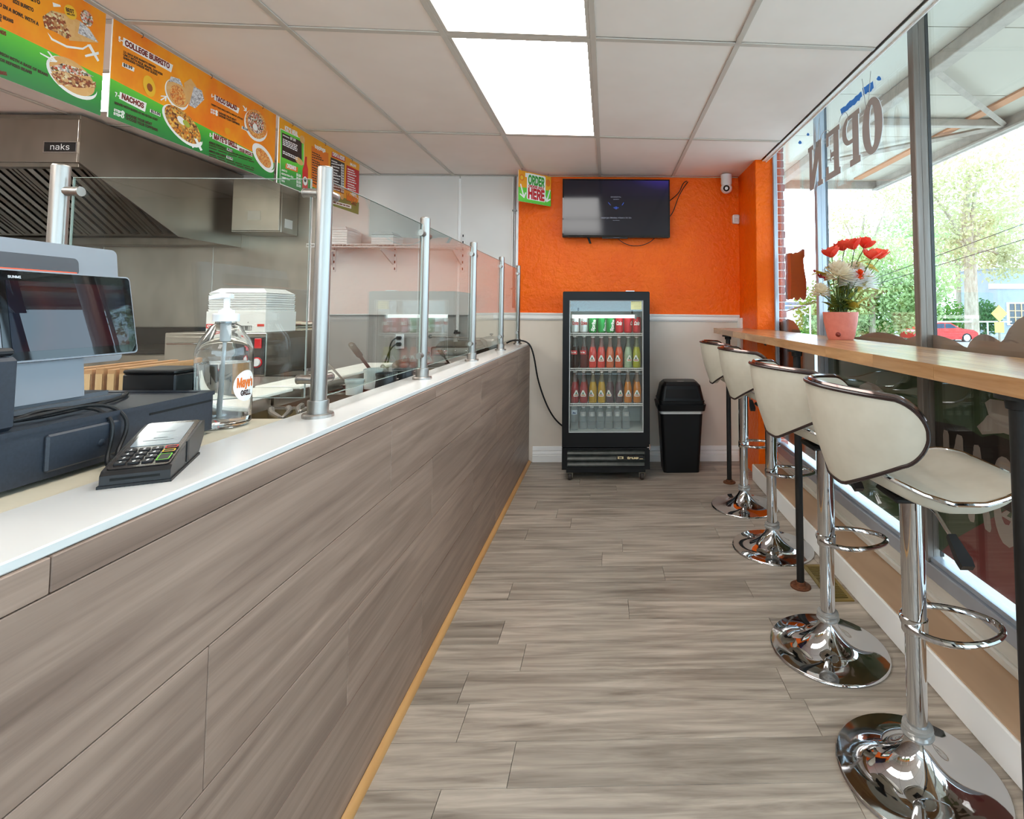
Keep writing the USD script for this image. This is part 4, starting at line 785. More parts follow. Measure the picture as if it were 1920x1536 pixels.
# ================================================================ TELEVISION, CAMERA, SENSOR
tv = thing('television', 'flat black television high on the orange wall', 'television', (.075,4.25,2.06))
tx0, tx1, tz0, tz1, ty = -.362, .514, 1.823, 2.303, 4.215
obj('body', MB().box(tx0,tx1,ty,ty+.05,tz0,tz1,.006), black_plastic, tv)
obj('bezel', MB().prism(sbox(0,0,tx1-tx0,tz1-tz0).difference(sbox(.010,.018,tx1-tx0-.010,tz1-tz0-.010)), (tx0,ty-.001,tz0), (1,0,0), (0,0,1), .004), plain('bezel_gloss',0), tv)
tvs = M('tv_screen', {'g': ('geometry', {}), 's': ('separate_xyz', {}), 'mx': ('map_range', {'from_min': -.1, 'from_max': .42, 'to_min': 0.0, 'to_max': 1.0, 'clamp': True}), 'mz': ('map_range', {'from_min': 2.12, 'from_max': 2.30, 'to_min': 0.0, 'to_max': 1.0, 'clamp': True}), 'k': ('math', {'math_type': 'multiply'}),
    'r': ('rgb_ramp', {'ramp': [(0,S(14,12,22)),(.5,S(20,16,44)),(1,S(44,34,110))]}), 'p': ('principled_bsdf', {'base_color': (.006,.006,.008), 'roughness': .09, 'emission_strength': .9})},
    [('g.position','s.vector'), ('s.x','mx.value'), ('s.z','mz.value'), ('mx.result','k.value1'), ('mz.result','k.value2'), ('k.value','r.fac'), ('r.color','p.emission_color')])
scn = obj('screen', MB().box(tx0+.010,tx1-.010,ty-.0003,ty+.001,tz0+.018,tz1-.010), tvs, tv)
tw = emit('tv_text', S(190,196,214), .55); tb = emit('tv_blue', S(70,110,230), .8)
def tvt(s, u, v, w, h, m): 
    p = at(u,v,1,ty-.001); obj('lettering', MB().flat(fit_text(s,w,h,False,1.6), (p[0],ty-.0009,p[2]), (1,0,0), (0,0,1)), m, tv, smooth=False)
tvt('separgos Medley: Afuera / El Sin',1127,409.5,.246,.012,tw); tvt('GA DIGITAL',1145,370.5,.085,.010,tw); tvt('pandora',1150,374.5,.045,.007,tw); tvt('SAMSUNG',1150,446,.05,.006,tw); tvt('Los Bukis',1149,414,.055,.006,tw)
pb = at(1155,390,1,ty); art = MB()
for k in range(7): art.flat(sbox(-.022+.007*k,-.012-.004*abs(3-k)*-1,-.019+.007*k,.012-.003*abs(3-k)), (pb[0],ty-.0009,pb[2]), (1,0,0), (0,0,1))
art.flat(Polygon([(-.065,.045),(-.061,.045),(-.042,.022),(-.046,.022)]), (pb[0],ty-.0009,pb[2]), (1,0,0), (0,0,1)).flat(Polygon([(.065,.045),(.061,.045),(.048,.022),(.052,.022)]), (pb[0],ty-.0009,pb[2]), (1,0,0), (0,0,1))
obj('screen_picture', art, tb, tv, smooth=False)
obj('wall_mount', MB().box(-.12,.28,ty+.05,YB-.001,1.92,2.22,.004), black_matte, tv)
fp = at(1106,448,1,ty+.02); obj('foot', MB().add(hull([(fp[0]-.025,ty+.012,tz0+.004),(fp[0]-.004,ty+.012,tz0+.004),(fp[0]-.025,ty+.03,tz0+.004),(fp[0]-.004,ty+.03,tz0+.004),(fp[0]-.004,ty-.01,tz0-.05),(fp[0]+.014,ty-.01,tz0-.05),(fp[0]-.004,ty+.01,tz0-.05),(fp[0]+.014,ty+.01,tz0-.05)])), black_plastic, tv)
obj('sensor_bar', MB().box(-.04,.17,ty+.004,ty+.03,tz0-.008,tz0+.001,.002), black_plastic, tv)
def wp(u, v, off=.02): p = at(u,v,1,YB-off); return (p[0],YB-off,p[2])
cable('cable', [wp(1252,380,.03),wp(1266,368),wp(1275,357),wp(1283,342),wp(1288,340,.012)], .0035, 'black cable rising from the television to the ceiling, the shorter one')
cable('cable', [wp(1254,408,.03),wp(1264,392),wp(1270,375),wp(1277,360),wp(1290,341,.014)], .0035, 'black cable rising from the television to the ceiling, the longer one')
cable('cable', [wp(1158,446,.06),wp(1170,456,.04),wp(1188,461,.03),wp(1210,458,.04),wp(1228,446,.06)], .003, 'thin black cable drooping in a loop below the television')
scn_c = thing('security_camera', 'round white security camera under the ceiling in the orange corner', 'camera', (1.0,4.22,2.3))
c0 = at(1362,346,1,4.21); cc = at(1363,358,1,4.20)
obj('mount', MB().lathe([(0,ZC-.003),(.045,ZC-.003),(.045,ZC-.075),(.040,ZC-.09),(0,ZC-.09)][::-1], (c0[0],4.21,0), 28), white_plastic, scn_c)
cz = ZC-.115; obj('ball', MB().add((lambda m: (m.vertices*.046+[c0[0],4.21,cz], m.faces))(trimesh.creation.icosphere(3))), white_plastic, scn_c)
cdir = np.array([-.22,-.95,-.22]); cdir /= np.linalg.norm(cdir)
obj('lens', MB().lathe([(0,.0),(.020,0),(.026,-.006),(.026,-.02)][::-1], np.array([c0[0],4.21,cz])+cdir*.044, 24, cdir), plain('bezel_gloss',0), scn_c)
ms = thing('motion_sensor', 'small white motion sensor in the corner of the orange wall', 'sensor', (1.05,4.3,1.98))
q0, q1 = at(1373,403,1,4.30), at(1386,420,1,4.30)
obj('body', MB().box(q0[0],q1[0],4.275,YB-.0005,q1[2],q0[2],.008), white_plastic, ms); obj('lens', MB().box(q0[0]+.012,q1[0]-.012,4.272,4.2752,q1[2]+.012,q1[2]+.045,.003), plain('lens_milky', S(225,225,222), .2), ms)

# ================================================================ DRINKS FRIDGE
fx0, fx1, fy0, fy1, fz0, fz1 = -.320, .314, 3.81, 4.285, .085, 1.362
blk = satin_black; liner = plain('fridge_liner', S(186,192,188), .5)
fr = thing('drinks_fridge', 'black glass door drinks fridge on casters against the orange and greige wall', 'fridge', ((fx0+fx1)/2,4.05,0))
ix0, ix1, iz0, iz1, iy1 = -.272, .268, .345, 1.315, 4.23
m = MB().box(fx0,ix0-.002,fy0+.045,fy1,fz0+.17,fz1-.001,.004).box(ix1+.002,fx1,fy0+.045,fy1,fz0+.17,fz1-.001,.004).box(ix0-.002,ix1+.002,fy0+.045,fy1,iz1+.002,fz1-.001,.003).box(ix0-.002,ix1+.002,iy1+.002,fy1,fz0+.17,iz1+.002).box(fx0,fx1,fy0+.045,fy1,fz0+.17,iz0-.002,.003)
obj('cabinet', m, blk, fr, smooth=False)
obj('liner', MB().box(ix0-.002,ix0,fy0+.05,iy1,iz0,iz1).box(ix1,ix1+.002,fy0+.05,iy1,iz0,iz1).box(ix0,ix1,fy0+.05,iy1,iz1,iz1+.002).box(ix0,ix1,iy1,iy1+.002,iz0,iz1).box(ix0,ix1,fy0+.05,iy1,iz0-.002,iz0), liner, fr, smooth=False)
gx0_, gx1_, gz0, gz1 = -.272, .268, .347, 1.303
dfr = obj('door_frame', MB().prism(sbox(fx0,.245,fx1,fz1).difference(sbox(gx0_,gz0,gx1_,gz1)), (0,fy0+.040,0), (1,0,0), (0,0,1), .040), blk, fr, smooth=False)
obj('gasket', MB().prism(sbox(gx0_-.001,gz0-.001,gx1_+.001,gz1+.001).difference(sbox(gx0_+.006,gz0+.006,gx1_-.006,gz1-.006)), (0,fy0+.018,0), (1,0,0), (0,0,1), .012), plain('gasket_grey', S(186,188,186), .5), dfr, smooth=False)
obj('door_glass', MB().box(gx0_+.001,gx1_-.001,fy0+.020,fy0+.025,gz0+.001,gz1-.001), pane('fridge_glass', (.96,.98,.97)), dfr, smooth=False)
obj('top_cap', MB().box(fx0+.002,fx1-.002,fy0+.02,fy1,fz1-.0005,fz1+.006,.002), blk, fr)
obj('grille_frame', MB().prism(sbox(fx0,fz0,fx1,.238).difference(sbox(fx0+.038,fz0+.02,fx1-.038,.226)), (0,fy0+.05,0), (1,0,0), (0,0,1), .045), blk, fr, smooth=False)
obj('compressor_box', MB().box(fx0+.004,fx1-.004,fy0+.05,fy1-.01,fz0+.002,fz0+.168), black_matte, fr)
lou = noisy('louvre_grey', S(58,60,56), S(80,82,76), (20,20,20), .4, .2)
for k in range(3):
    z = .116+k*.041; obj('grille_slat', MB().prism(Polygon([(0,.0),(.006,0),(.034,.030),(.034,.036),(.026,.036),(0,.008)]), (fx0+.038,fy0+.008,z-.008), (0,1,0), (0,0,1), fx1-fx0-.076), lou, fr, smooth=False)
n0, n1 = at(1156,855,1,fy0), at(1206,861,1,fy0)
np_ = obj('name_badge', MB().box(n0[0],n1[0],fy0-.002,fy0+.008,n1[2]-.003,n0[2]+.003,.001), plain('badge_black', S(24,20,18), .3), fr)
gold = plain('badge_gold', S(226,206,160), .35, .3)
obj('lettering', MB().flat(affinity.skew(fit_text('true',.085,.016,True,1.5),14), (n0[0]+.075,fy0-.0024,n1[2]+.002), (1,0,0), (0,0,1)).flat(sbox(.008,0,.05,.018).difference(sbox(.018,.004,.04,.012)), (n0[0],fy0-.0024,n1[2]+.002), (1,0,0), (0,0,1)).flat(sbox(.165,.0,.19,.005), (n0[0],fy0-.0024,n1[2]), (1,0,0), (0,0,1)), gold, np_)
obj('hinge', MB().box(fx1-.02,fx1+.006,fy0+.0,fy0+.03,.236,.252,.002).rod((fx1-.002,fy0+.004,.225),(fx1-.002,fy0+.004,.265),.006), chrome, fr)
obj('base_pan', MB().box(fx0+.03,fx1-.03,fy0+.03,fy1-.03,.055,.0865,.003), black_matte, fr)
for i, (x, y) in enumerate(((-.265,3.86),(.26,3.86),(-.265,4.23),(.26,4.23))):
    c = obj('caster', MB().box(x-.022,x-.016,y-.02,y+.02,.022,.056,.002).box(x+.016,x+.022,y-.02,y+.02,.022,.056,.002).box(x-.024,x+.024,y-.022,y+.022,.050,.056,.002), plain('zinc', S(150,140,126), .4, .8), fr)
    obj('wheel', MB().lathe([(0,-.012),(.024,-.012),(.027,-.006),(.027,.006),(.024,.012),(0,.012)], (x,y,.027), 20, (1,0,0)), plain('caster_rubber', S(58,48,42), .6), c)
obj('rear_panel_slot', MB().box(-.236,-.224,iy1-.006,iy1-.001,1.225,1.25).box(.20,.212,iy1-.006,iy1-.001,1.205,1.23), darkgap, fr)
tube_m = emit('fridge_tube', (.93,1.0,.97), 3.4)
obj('light_tube', MB().rod((-.255,fy0+.075,1.185),(.205,fy0+.075,1.185),.013,12), tube_m, fr, label='bright white light tube')
obj('tube_holder', MB().box(-.270,-.2555,fy0+.055,fy0+.095,1.165,1.205,.003).box(.2055,.222,fy0+.055,fy0+.095,1.165,1.205,.003), plain('grey_pipe',0), fr)
SH = [1.060, .803, .545]
for z in SH:
    p = obj('shelf', MB().rod((ix0+.003,fy0+.068,z-.002),(ix1-.003,fy0+.068,z-.002),.0035,8).rod((ix0+.003,fy0+.068,z-.016),(ix1-.003,fy0+.068,z-.016),.0035,8).rod((ix0+.003,iy1-.012,z-.003),(ix1-.003,iy1-.012,z-.003),.003,8), wire, fr)
    for k in range(31):
        x = ix0+.01+(ix1-ix0-.02)*k/30; obj('shelf_wire', MB().tube([(x,iy1-.008,z-.0015),(x,fy0+.068,z-.0015),(x,fy0+.066,z-.017)], .0012, 4), wire, p)
sn_ = thing('sticky_note', 'yellow handwritten sticky note on the fridge door glass', 'note', (.2,fy0,1.28))
a0, a1 = at(1183,560.5,1,fy0+.018), at(1203,580.5,1,fy0+.018)
obj('paper', MB().box(a0[0],a1[0],fy0+.0175,fy0+.0195,a1[2],a0[2]), plain('note_yellow', S(232,226,166), .7), sn_)
ink = MB(); rn = random.Random(2)
for k in range(5):
    z = a0[2]-.012-.0145*k; x = a0[0]+.004+(.02 if k > 2 else 0)
    while x < a1[0]-.010:
        w = rn.uniform(.006,.016); pts = [(x+w*i/6, fy0+.0172, z+rn.uniform(0,.007)) for i in range(7)]; ink.tube(pts, .0006, 4); x += w+.004
obj('handwriting', ink, plain('pen_ink', S(50,56,70), .6), sn_)
# drinks
label_white = plain('label_white', S(236,232,226), .5)
cap_m = plain('bottle_cap', S(214,206,200), .35, .6)
def soda(x, y, z, col, h, label, name='soda_bottle', capc=None, wht=True, r=.0298, group=None, cat='bottle', fill=.66, tone=None):
    t = thing(name, label, cat, (x,y,z), group=group)
    cm = M('soda_'+col[0], {'p': ('principled_bsdf', {'base_color': col[1], 'roughness': .08, 'transmission_weight': .25, 'ior': 1.36, 'coat_weight': .6})}) if col[0] not in SODA else SODA[col[0]]; SODA[col[0]] = cm
    R = r; prof = [(0,.001),(R*.9,.0),(R,.006),(R,.40*h),(R*.96,.47*h),(R*.80,.57*h),(R*.62,.66*h)]
    obj('liquid', MB().lathe(prof+[(0,.66*h)], (x,y,z), 20), cm, t)
    obj('neck', MB().lathe([(R*.62,.66*h),(R*.46,.76*h),(R*.40,.86*h),(R*.40,.93*h),(R*.5,.94*h),(R*.48,.962*h),(0,.962*h)], (x,y,z), 20), NECK(col), t)
    obj('cap', MB().lathe([(R*.50,.955*h),(R*.56,.955*h),(R*.52,.985*h),(R*.40,h),(0,h)], (x,y,z), 20), cap_m, t)
    return t
SODA = {}
def NECK(col):
    k = 'neck_'+col[0]; c = tuple(np.array(col[1])*.25+np.array(S(150,154,150))*.6)
    return plain(k, c, .08, transmission_weight=.45, ior=1.3)
def sticker(t, x, y, z, h, R, dg=0.0, kind='tri'):
    g = -math.pi/2+dg
    if kind == 'tri':
        p = obj('label', MB().add(wrapped(Polygon([(-.021,-.004),(.021,-.004),(.022,.010),(.013,.026),(.006,.042),(-.006,.042),(-.013,.026),(-.022,.010)]), R+.0004, x, y, z+.22*h, g)), label_white, t, label='white crest shaped label')
        obj('emblem', MB().add(wrapped(Polygon([(-.008,.012),(.008,.012),(.004,.024),(0,.030),(-.005,.022)]), R+.0007, x, y, z+.22*h, g)), plain('emblem_green', S(70,110,80), .5), p)
        obj('band', MB().add(wrapped(sbox(-.015,.002,.015,.0095), R+.0007, x, y, z+.22*h, g)), plain('emblem_tan', S(206,120,80), .5), p)
    else:
        p = obj('label', MB().add(wrapped(sbox(-.030,0,.030,.030), R+.0004, x, y, z+.42*h, g)), plain('label_cola', S(206,60,62), .5), t, label='red paper label')
        obj('lettering', MB().add(wrapped(affinity.translate(fit_text('Coca-Cola',.040,.011,True,2),-.020,.010), R+.0007, x, y, z+.42*h, g)), plain('label_white',0), p)
COL = {'cola': ('cola',S(44,14,14)), 'colared': ('colared',S(104,22,24)), 'pink': ('pink',S(232,74,66)), 'salmon': ('salmon',S(226,110,66)), 'orange': ('orange',S(226,84,26)), 'mint': ('mint',S(176,196,160)), 'lime': ('lime',S(186,184,34)), 'crimson': ('crimson',S(170,40,48)), 'amber': ('amber',S(206,160,22)), 'plum': ('plum',S(92,62,70)), 'tangerine': ('tangerine',S(216,130,32))}
yb_ = fy0+.115
row2 = [('cola','dark cola bottle at the left end of the fridge\'s second shelf'),('colared','reddish cola bottle, second on the fridge\'s second shelf'),('pink','pink red soda bottle, third on the fridge\'s second shelf'),('pink','pink red soda bottle, fourth on the fridge\'s second shelf'),('salmon','salmon orange soda bottle on the fridge\'s second shelf'),('orange','deep orange soda bottle on the fridge\'s second shelf'),('mint','pale mint soda bottle on the fridge\'s second shelf'),('lime','yellow green soda bottle at the right end of the fridge\'s second shelf')]
row3 = [('crimson','crimson soda bottle at the left end of the fridge\'s third shelf'),('crimson','crimson soda bottle, second on the fridge\'s third shelf'),('amber','golden yellow soda bottle, third on the fridge\'s third shelf'),('amber','golden yellow soda bottle, fourth on the fridge\'s third shelf'),('plum','dark plum soda bottle, fifth on the fridge\'s third shelf'),('plum','dark plum soda bottle, sixth on the fridge\'s third shelf'),('tangerine','tangerine soda bottle, seventh on the fridge\'s third shelf'),('tangerine','tangerine soda bottle at the right end of the fridge\'s third shelf')]
ORD = ['first','second','third','fourth','fifth','sixth','seventh','last']
for rowi, (row, z) in enumerate(((row2, SH[1]), (row3, SH[2]))):
    for k, (c, lb) in enumerate(row):
        x = -.237+k*.0665+random.uniform(-.003,.003); h = .232 if not c.startswith('col') else .236
        t = soda(x, yb_, z+.0007, COL[c], h, lb); sticker(t, x, yb_, z+.0007, h, .0298, random.uniform(-.5,.5), 'cola' if c.startswith('col') else 'tri')
    back = None
    for q in range(2):
        for k, (c, lb) in enumerate(row):
            if rowi == 1 and k == 4: continue
            x = -.237+k*.0665
            soda(x, yb_+.075*(q+1), z+.0007, COL[c if k not in (4,5,6) else 'cola'], .232, f"{'soda bottle directly behind' if q == 0 else 'rearmost soda bottle, two places behind'} the {ORD[k]} front bottle on the fridge's {('second','third')[rowi]} shelf", 'soda_bottle', group='soda bottles behind the front row')
def can(x, y, z, kind, label, rot=0.0):
    t = thing('soda_can', label, 'can', (x,y,z)); h, R = .122, .0315
    body = {'w': plain('can_white', S(216,214,210), .25, .5), 'g': plain('can_green', S(20,150,60), .22, .45), 'r': plain('can_red', S(206,20,34), .22, .45)}[kind]
    obj('body', MB().lathe([(0,.003),(.024,0),(R,.010),(R,h-.012),(.027,h-.003)], (x,y,z), 24), body, t)
    obj('lid', MB().lathe([(.027,h-.003),(.0275,h),(.0255,h),(.0245,h-.004),(0,h-.004)], (x,y,z), 24), alu, t)
    g = -math.pi/2+rot
    if kind == 'w': obj('lettering', MB().add(wrapped(affinity.translate(fit_text('Coke',.052,.024,True,1.5),-.026,.062), R+.0004, x, y, z, g)), plain('can_print_red', S(176,50,48), .4), t)
    if kind == 'g': obj('lettering', MB().add(wrapped(affinity.translate(affinity.rotate(fit_text('Sprite',.088,.024,True,1.5),80,origin=(0,0)),.010,.012), R+.0004, x, y, z, g)), plain('label_white',0), t)
    if kind == 'r': obj('lettering', MB().add(wrapped(affinity.translate(affinity.skew(fit_text('Cola',.044,.026,True,1.5),12),-.022,.060), R+.0004, x, y, z, g)), plain('label_white',0), t)
cans = [('w','white diet soda can at the left end of the fridge\'s top shelf',.1),('w','white diet soda can, second on the fridge\'s top shelf',.05),('g','bright green soda can, third on the fridge\'s top shelf',0),('g','green soda can in the middle of the three green ones, on the fridge\'s top shelf',.9),('g','green soda can next to the red cans on the fridge\'s top shelf',.35),('r','red soda can next to the green cans on the fridge\'s top shelf',0),('r','red soda can, second from right on the fridge\'s top shelf',1.3),('r','red soda can at the right end of the fridge\'s top shelf',0)]
for k, (c, lb, rt_) in enumerate(cans): can(-.236+k*.066, fy0+.118, SH[0]+.0007, c, lb, rt_)
wat = plain('water_bottle_pet', (.93,.96,.97), .04, transmission_weight=.9, ior=1.2)
names = ['left end', 'second', 'third', 'fourth', 'fifth', 'sixth', 'right end']
for k in range(7):
    x = -.238+k*.064; h = .200 if k == 0 else .165; y = yb_+(0 if k == 0 else .03); z = iz0+.0006
    t = thing('water_bottle', ('clear water bottle with a blue mountain label at the left end of the fridge floor' if k == 0 else f'clear upturned plastic bottle, {names[k]} in the row on the fridge floor'), 'bottle', (x,y,z))
    obj('body', MB().lathe([(0,.002),(.026,0),(.029,.006),(.029,.045),(.027,.05),(.029,.055),(.029,h*.72),(.020,h*.86),(.012,h*.92),(.012,h*.95)], (x,y,z), 20), wat, t); obj('cap', MB().lathe([(.013,h*.94),(.0135,h*.94),(.0135,h),(0,h)], (x,y,z), 18), white_plastic, t)
    lb = obj('label', MB().add(wrapped(sbox(-.024,0,.024,.034), .0294, x, y, z+.115*h/.2-.0, -math.pi/2)), plain('water_label', S(196,206,216), .4) if k == 0 else plain('water_print', S(206,208,206), .5, transmission_weight=.4), t)
    obj('emblem', MB().add(wrapped(Polygon([(-.014,.008),(.014,.008),(.006,.018),(.001,.013),(-.004,.022)]), .0297, x, y, z+.115*h/.2, -math.pi/2)), plain('water_blue', S(40,70,120), .5) if k == 0 else plain('label_white',0), lb)
cable('power_cord', [(-.80,4.20,ZT+.008),(-.76,4.195,ZT+.026),(-.70,4.17,ZT+.032),(-.62,4.15,ZT+.010),(-.585,4.16,.90),(-.555,4.20,.72),(-.50,4.24,.52),(-.42,4.27,.36),(-.34,4.30,.28)], .0065, 'black power cord arching over the end of the counter down to the fridge', k=60)
t = thing('top_note', 'small white plate lying on top of the drinks fridge', 'plate', (.18,3.9,fz1)); obj('plate', MB().box(.140,.205,3.835,3.90,fz1+.0061,fz1+.014,.002), white_plastic, t)

# trash can
bx0, by0 = .572, 4.115
tc = thing('trash_can', 'tall black trash can with swing lid between the fridge and the stools', 'trash can', (bx0,by0,0))
def taper(w0, d0, w1, d1, z0, z1, c=.03):
    def ring(w, d, z):
        p = rrect(w, d, c, bx0-w/2, by0-d/2); q = np.array(p.exterior.coords)[:-1]; return [(x,y,z) for x,y in q]
    return hull(ring(w0,d0,z0)+ring(w1,d1,z1))
bin_m = satin_black
obj('bin', MB().add(taper(.275,.215,.325,.265,0,.452)), bin_m, tc)
obj('liner_bag', MB().add(taper(.327,.267,.333,.273,.445,.470)), plain('bag_white', S(206,204,200), .4), tc)
obj('lid_rim', MB().add(taper(.355,.292,.372,.31,.468,.515)).add(taper(.345,.285,.352,.29,.515,.545)), bin_m, tc)
obj('lid_dome', MB().add(taper(.345,.285,.300,.235,.546,.655,.04)).add(taper(.300,.235,.25,.185,.655,.682,.04)), bin_m, tc)
obj('swing_flap', MB().add(hull([(bx0-.11,by0-.128,.575),(bx0+.11,by0-.128,.575),(bx0-.125,by0-.146,.570),(bx0+.125,by0-.146,.570),(bx0-.115,by0-.105,.678),(bx0+.115,by0-.105,.678),(bx0-.105,by0-.09,.672),(bx0+.105,by0-.09,.672)])), bin_m, tc)
obj('lid_sticker', MB().add((lambda m: (np.c_[m[0][:,0]+bx0, by0-.06+m[0][:,1]*.6, .6835+m[0][:,1]*.0], m[1]))(trimesh.creation.triangulate_polygon(ell(0,0,.030,.026), engine='earcut'))), plain('sticker_grey', S(190,186,180), .5), tc)
# ================================================================ WINDOW BAR
BZ, BT = 1.091, .040
def bfront(y): return .822+.0105*(y-1.0)
br = thing('window_bar', 'long butcher block bar top on black pipe legs along the window', 'bar counter', (1.0,2.3,0))
stave_m = noisy('butcher_block', S(152,106,66), S(198,154,108), (26,2.2,26), .22, 0, .03, (60,8,60), 5, .28, .72, .16, .5, .0006)
rs = random.Random(9)
for k in range(9):
    y = -1.9 - rs.random()*.3; end = 4.16
    while y < end-.01:
        y2 = min(y+rs.uniform(.30,.46), end); y2 = end if end-y2 < .12 else y2
        f0, f1 = bfront(y), bfront(y2); w0, w1 = (1.192-f0)/9, (1.192-f1)/9
        pg = Polygon([(f0+w0*k+.0003,y+.0003),(f0+w0*(k+1)-.0003,y+.0003),(f1+w1*(k+1)-.0003,y2-.0003),(f1+w1*k+.0003,y2-.0003)])
        obj('stave', MB().prism(pg, (0,0,BZ-BT), (1,0,0), (0,1,0), BT), stave_m, br, smooth=False); y = y2
iron = noisy('black_iron', S(26,24,23), S(40,38,36), (60,60,20), .5, .4); rust = noisy('rusty_flange', S(86,46,26), S(126,76,44), (90,90,90), .6, .3)
for x, y in ((.880,3.775),(.866,2.368),(.862,1.085),(.85,-.2),(.84,-1.6)):
    l = obj('leg', MB().rod((x,y,.006),(x,y,BZ-BT-.008),.0165,18), iron, br)
    obj('flange', MB().lathe([(0,.0003),(.044,.0003),(.044,.006),(.040,.009),(.024,.011),(.022,.022),(.0166,.024)], (x,y,0), 24), rust, l); obj('top_flange', MB().lathe([(.0166,-.032),(.022,-.030),(.024,-.011),(.042,-.009),(.042,0),(0,0)], (x,y,BZ-BT-.0003), 24), iron, l)
obj('wall_bracket', MB().prism(Polygon([(0,0),(.06,0),(.06,-.006),(.008,-.075),(0,-.075)]), (1.165,YP-.03,BZ-BT-.0005), (-1,0,0), (0,0,1), .02), iron, br)

# ================================================================ STOOLS
leather = noisy('cream_leatherette', S(196,187,169), S(206,198,181), (14,14,14), .42, 0, .10, (90,90,90), bdist=.0012)
piping = plain('dark_piping', S(44,28,26), .25)
def make_stool(label, loc, rotz):
    t = thing('bar_stool', label, 'bar stool', loc, rotz, 'white bar stools in a row along the window bar')
    g = np.linspace(0, 1, 14); base = [(0,.0),(.203,.0),(.205,.004),(.203,.008)] + [(.030+.170*(1-s)**1.25, .010+.088*s**2.6) for s in g] + [(.030,.104),(0,.104)]
    obj('base', MB().lathe(base, (0,0,0), 56), chrome, t, local=True)
    obj('collar', MB().lathe([(.0255,.103),(.037,.104),(.040,.110),(.037,.116),(.034,.119),(.038,.124),(.036,.131),(.0255,.133)], (0,0,0), 28), plain('clear_collar', S(200,196,190), .12, transmission_weight=.6), t, local=True)
    obj('lower_tube', MB().lathe([(0,.10),(.0252,.10),(.0252,.375),(0,.375)], (0,0,0), 28), chrome, t, local=True)
    obj('upper_tube', MB().lathe([(.0253,.366),(.0300,.366),(.0300,.372),(.0296,.374),(.0296,.722),(0,.722)], (0,0,0), 28), chrome, t, local=True)
    th = np.linspace(0, 2*np.pi, 40, endpoint=False); q = np.c_[.098+.122*np.cos(th), .088*np.sin(th)*(1-.18*np.cos(th)), .388+0*th]
    fr_ = obj('footrest', MB().tube(q, .0085, 10, True), chrome, t, local=True)
    obj('mount', MB().rod((-.028,0,.388),(-.022,0,.388),.010,10).lathe([(.0298,.368),(.0325,.370),(.0325,.406),(.0298,.408)], (0,0,0), 24), chrome, fr_, local=True)
    obj('seat_plate', MB().box(-.07,.07,-.06,.06,.722,.738,.006), black_matte, t, local=True)
    lv = obj('lever', MB().tube([(.01,-.03,.728),(.012,-.10,.716),(.012,-.165,.682)], .0048, 10), chrome, t, local=True)
    d = np.array([0,-.80,-.60]); s = np.array([1.,0,0]); n_ = np.cross(d,s); o = np.array([.012,-.160,.686])
    obj('lever_handle', MB().add(hull([o+d*a+s*w*e+n_*h*f for a, w, h in ((0,.009,.007),(.06,.016,.009),(.078,.014,.008)) for e in (-1,1) for f in (-1,1)])), black_plastic, lv, local=True)
    zx = lambda x: np.interp(np.asarray(x)-.015, [-.20,-.14,-.08,-.02,.05,.11,.16,.20,.23], [.836,.818,.792,.776,.778,.794,.808,.808,.794])
    def outl(a):
        c, s_ = np.cos(a), np.sin(a); k = (np.abs(c)**2.7+np.abs(s_)**2.7)**(-1/2.7); return .03+.205*k*c, .205*k*s_*(1+.06*c)
    def top_(A, B):
        x, y = outl(A*2*np.pi); r = B; X = .03+(x-.03)*r; Y = y*r; return X, Y, zx(X)+.012*(1-r**4)-.010*(1-r**2)
    def bot_(A, B):
        x, y = outl(A*2*np.pi); r = 1-B; X = .03+(x-.03)*r*.985; Y = y*r*.985; e = np.clip((1-r)*5.5,0,1); return X, Y, zx(X)-.004-.030*np.sqrt(1-(1-e)**2)-.012*np.clip(1-r,0,1)
    obj('seat', MB().surf(top_, 56, 14), leather, t, local=True, smooth=60)
    obj('seat_shell', MB().surf(bot_, 56, 14), leather, t, local=True, smooth=60)
    a = np.linspace(0, 2*np.pi, 90, endpoint=False); x, y = outl(a)
    obj('seat_trim', MB().tube(np.c_[x*1.004, y*1.006, zx(x)-.001], .0062, 8, True), chrome, t, local=True)
    # wrap-round back
    TM = 1.33
    def edge(s_):
        u = np.abs(s_); zb = .772+.118*np.clip((u-.18)/.82,0,1)**1.1; zt = 1.028-.018*u**2; k = np.clip((u-.80)/.20,0,1); e = np.sqrt(np.clip(1-k**2.2,0,1)); m = (zb+zt)/2-.012*k; return m-(zt-zb)/2*e, m+(zt-zb)/2*e
    def skin(A, B, off):
        s_ = np.sin((A*2-1)*np.pi/2)*.99995; lo, hi = edge(s_); z = lo+(hi-lo)*B; th_ = s_*TM; f = (z-.77)/.25
        rx = .190+.062*f+off; ry = .224+.020*f+off; return -.015-rx*np.cos(th_), ry*np.sin(th_), z
    def out_(A, B): bulge = .010*np.sin(np.pi*np.clip(B,0,1))*np.clip(1-np.abs(np.sin((A*2-1)*np.pi/2))**4,0,1); return skin(A, B, bulge)
    def in_(A, B): bulge = .010*np.sin(np.pi*np.clip(B,0,1))*np.clip(1-np.abs(np.sin((A*2-1)*np.pi/2))**4,0,1); return skin(A, 1-B, -.030-bulge)
    m = MB().surf(out_, 50, 14).surf(in_, 50, 14)
    A = np.linspace(0,1,50); o0, o1 = np.array(skin(A, A*0, 0)).T, np.array(skin(A, A*0+1, 0)).T; i0, i1 = np.array(skin(A, A*0, -.030)).T, np.array(skin(A, A*0+1, -.030)).T
    for p, q in ((i0,o0),(o1,i1)): m.add((np.vstack([p,q]), np.array([(j,j+1,50+j+1,50+j) for j in range(49)])))
    bk = obj('backrest', m, leather, t, local=True, smooth=60)
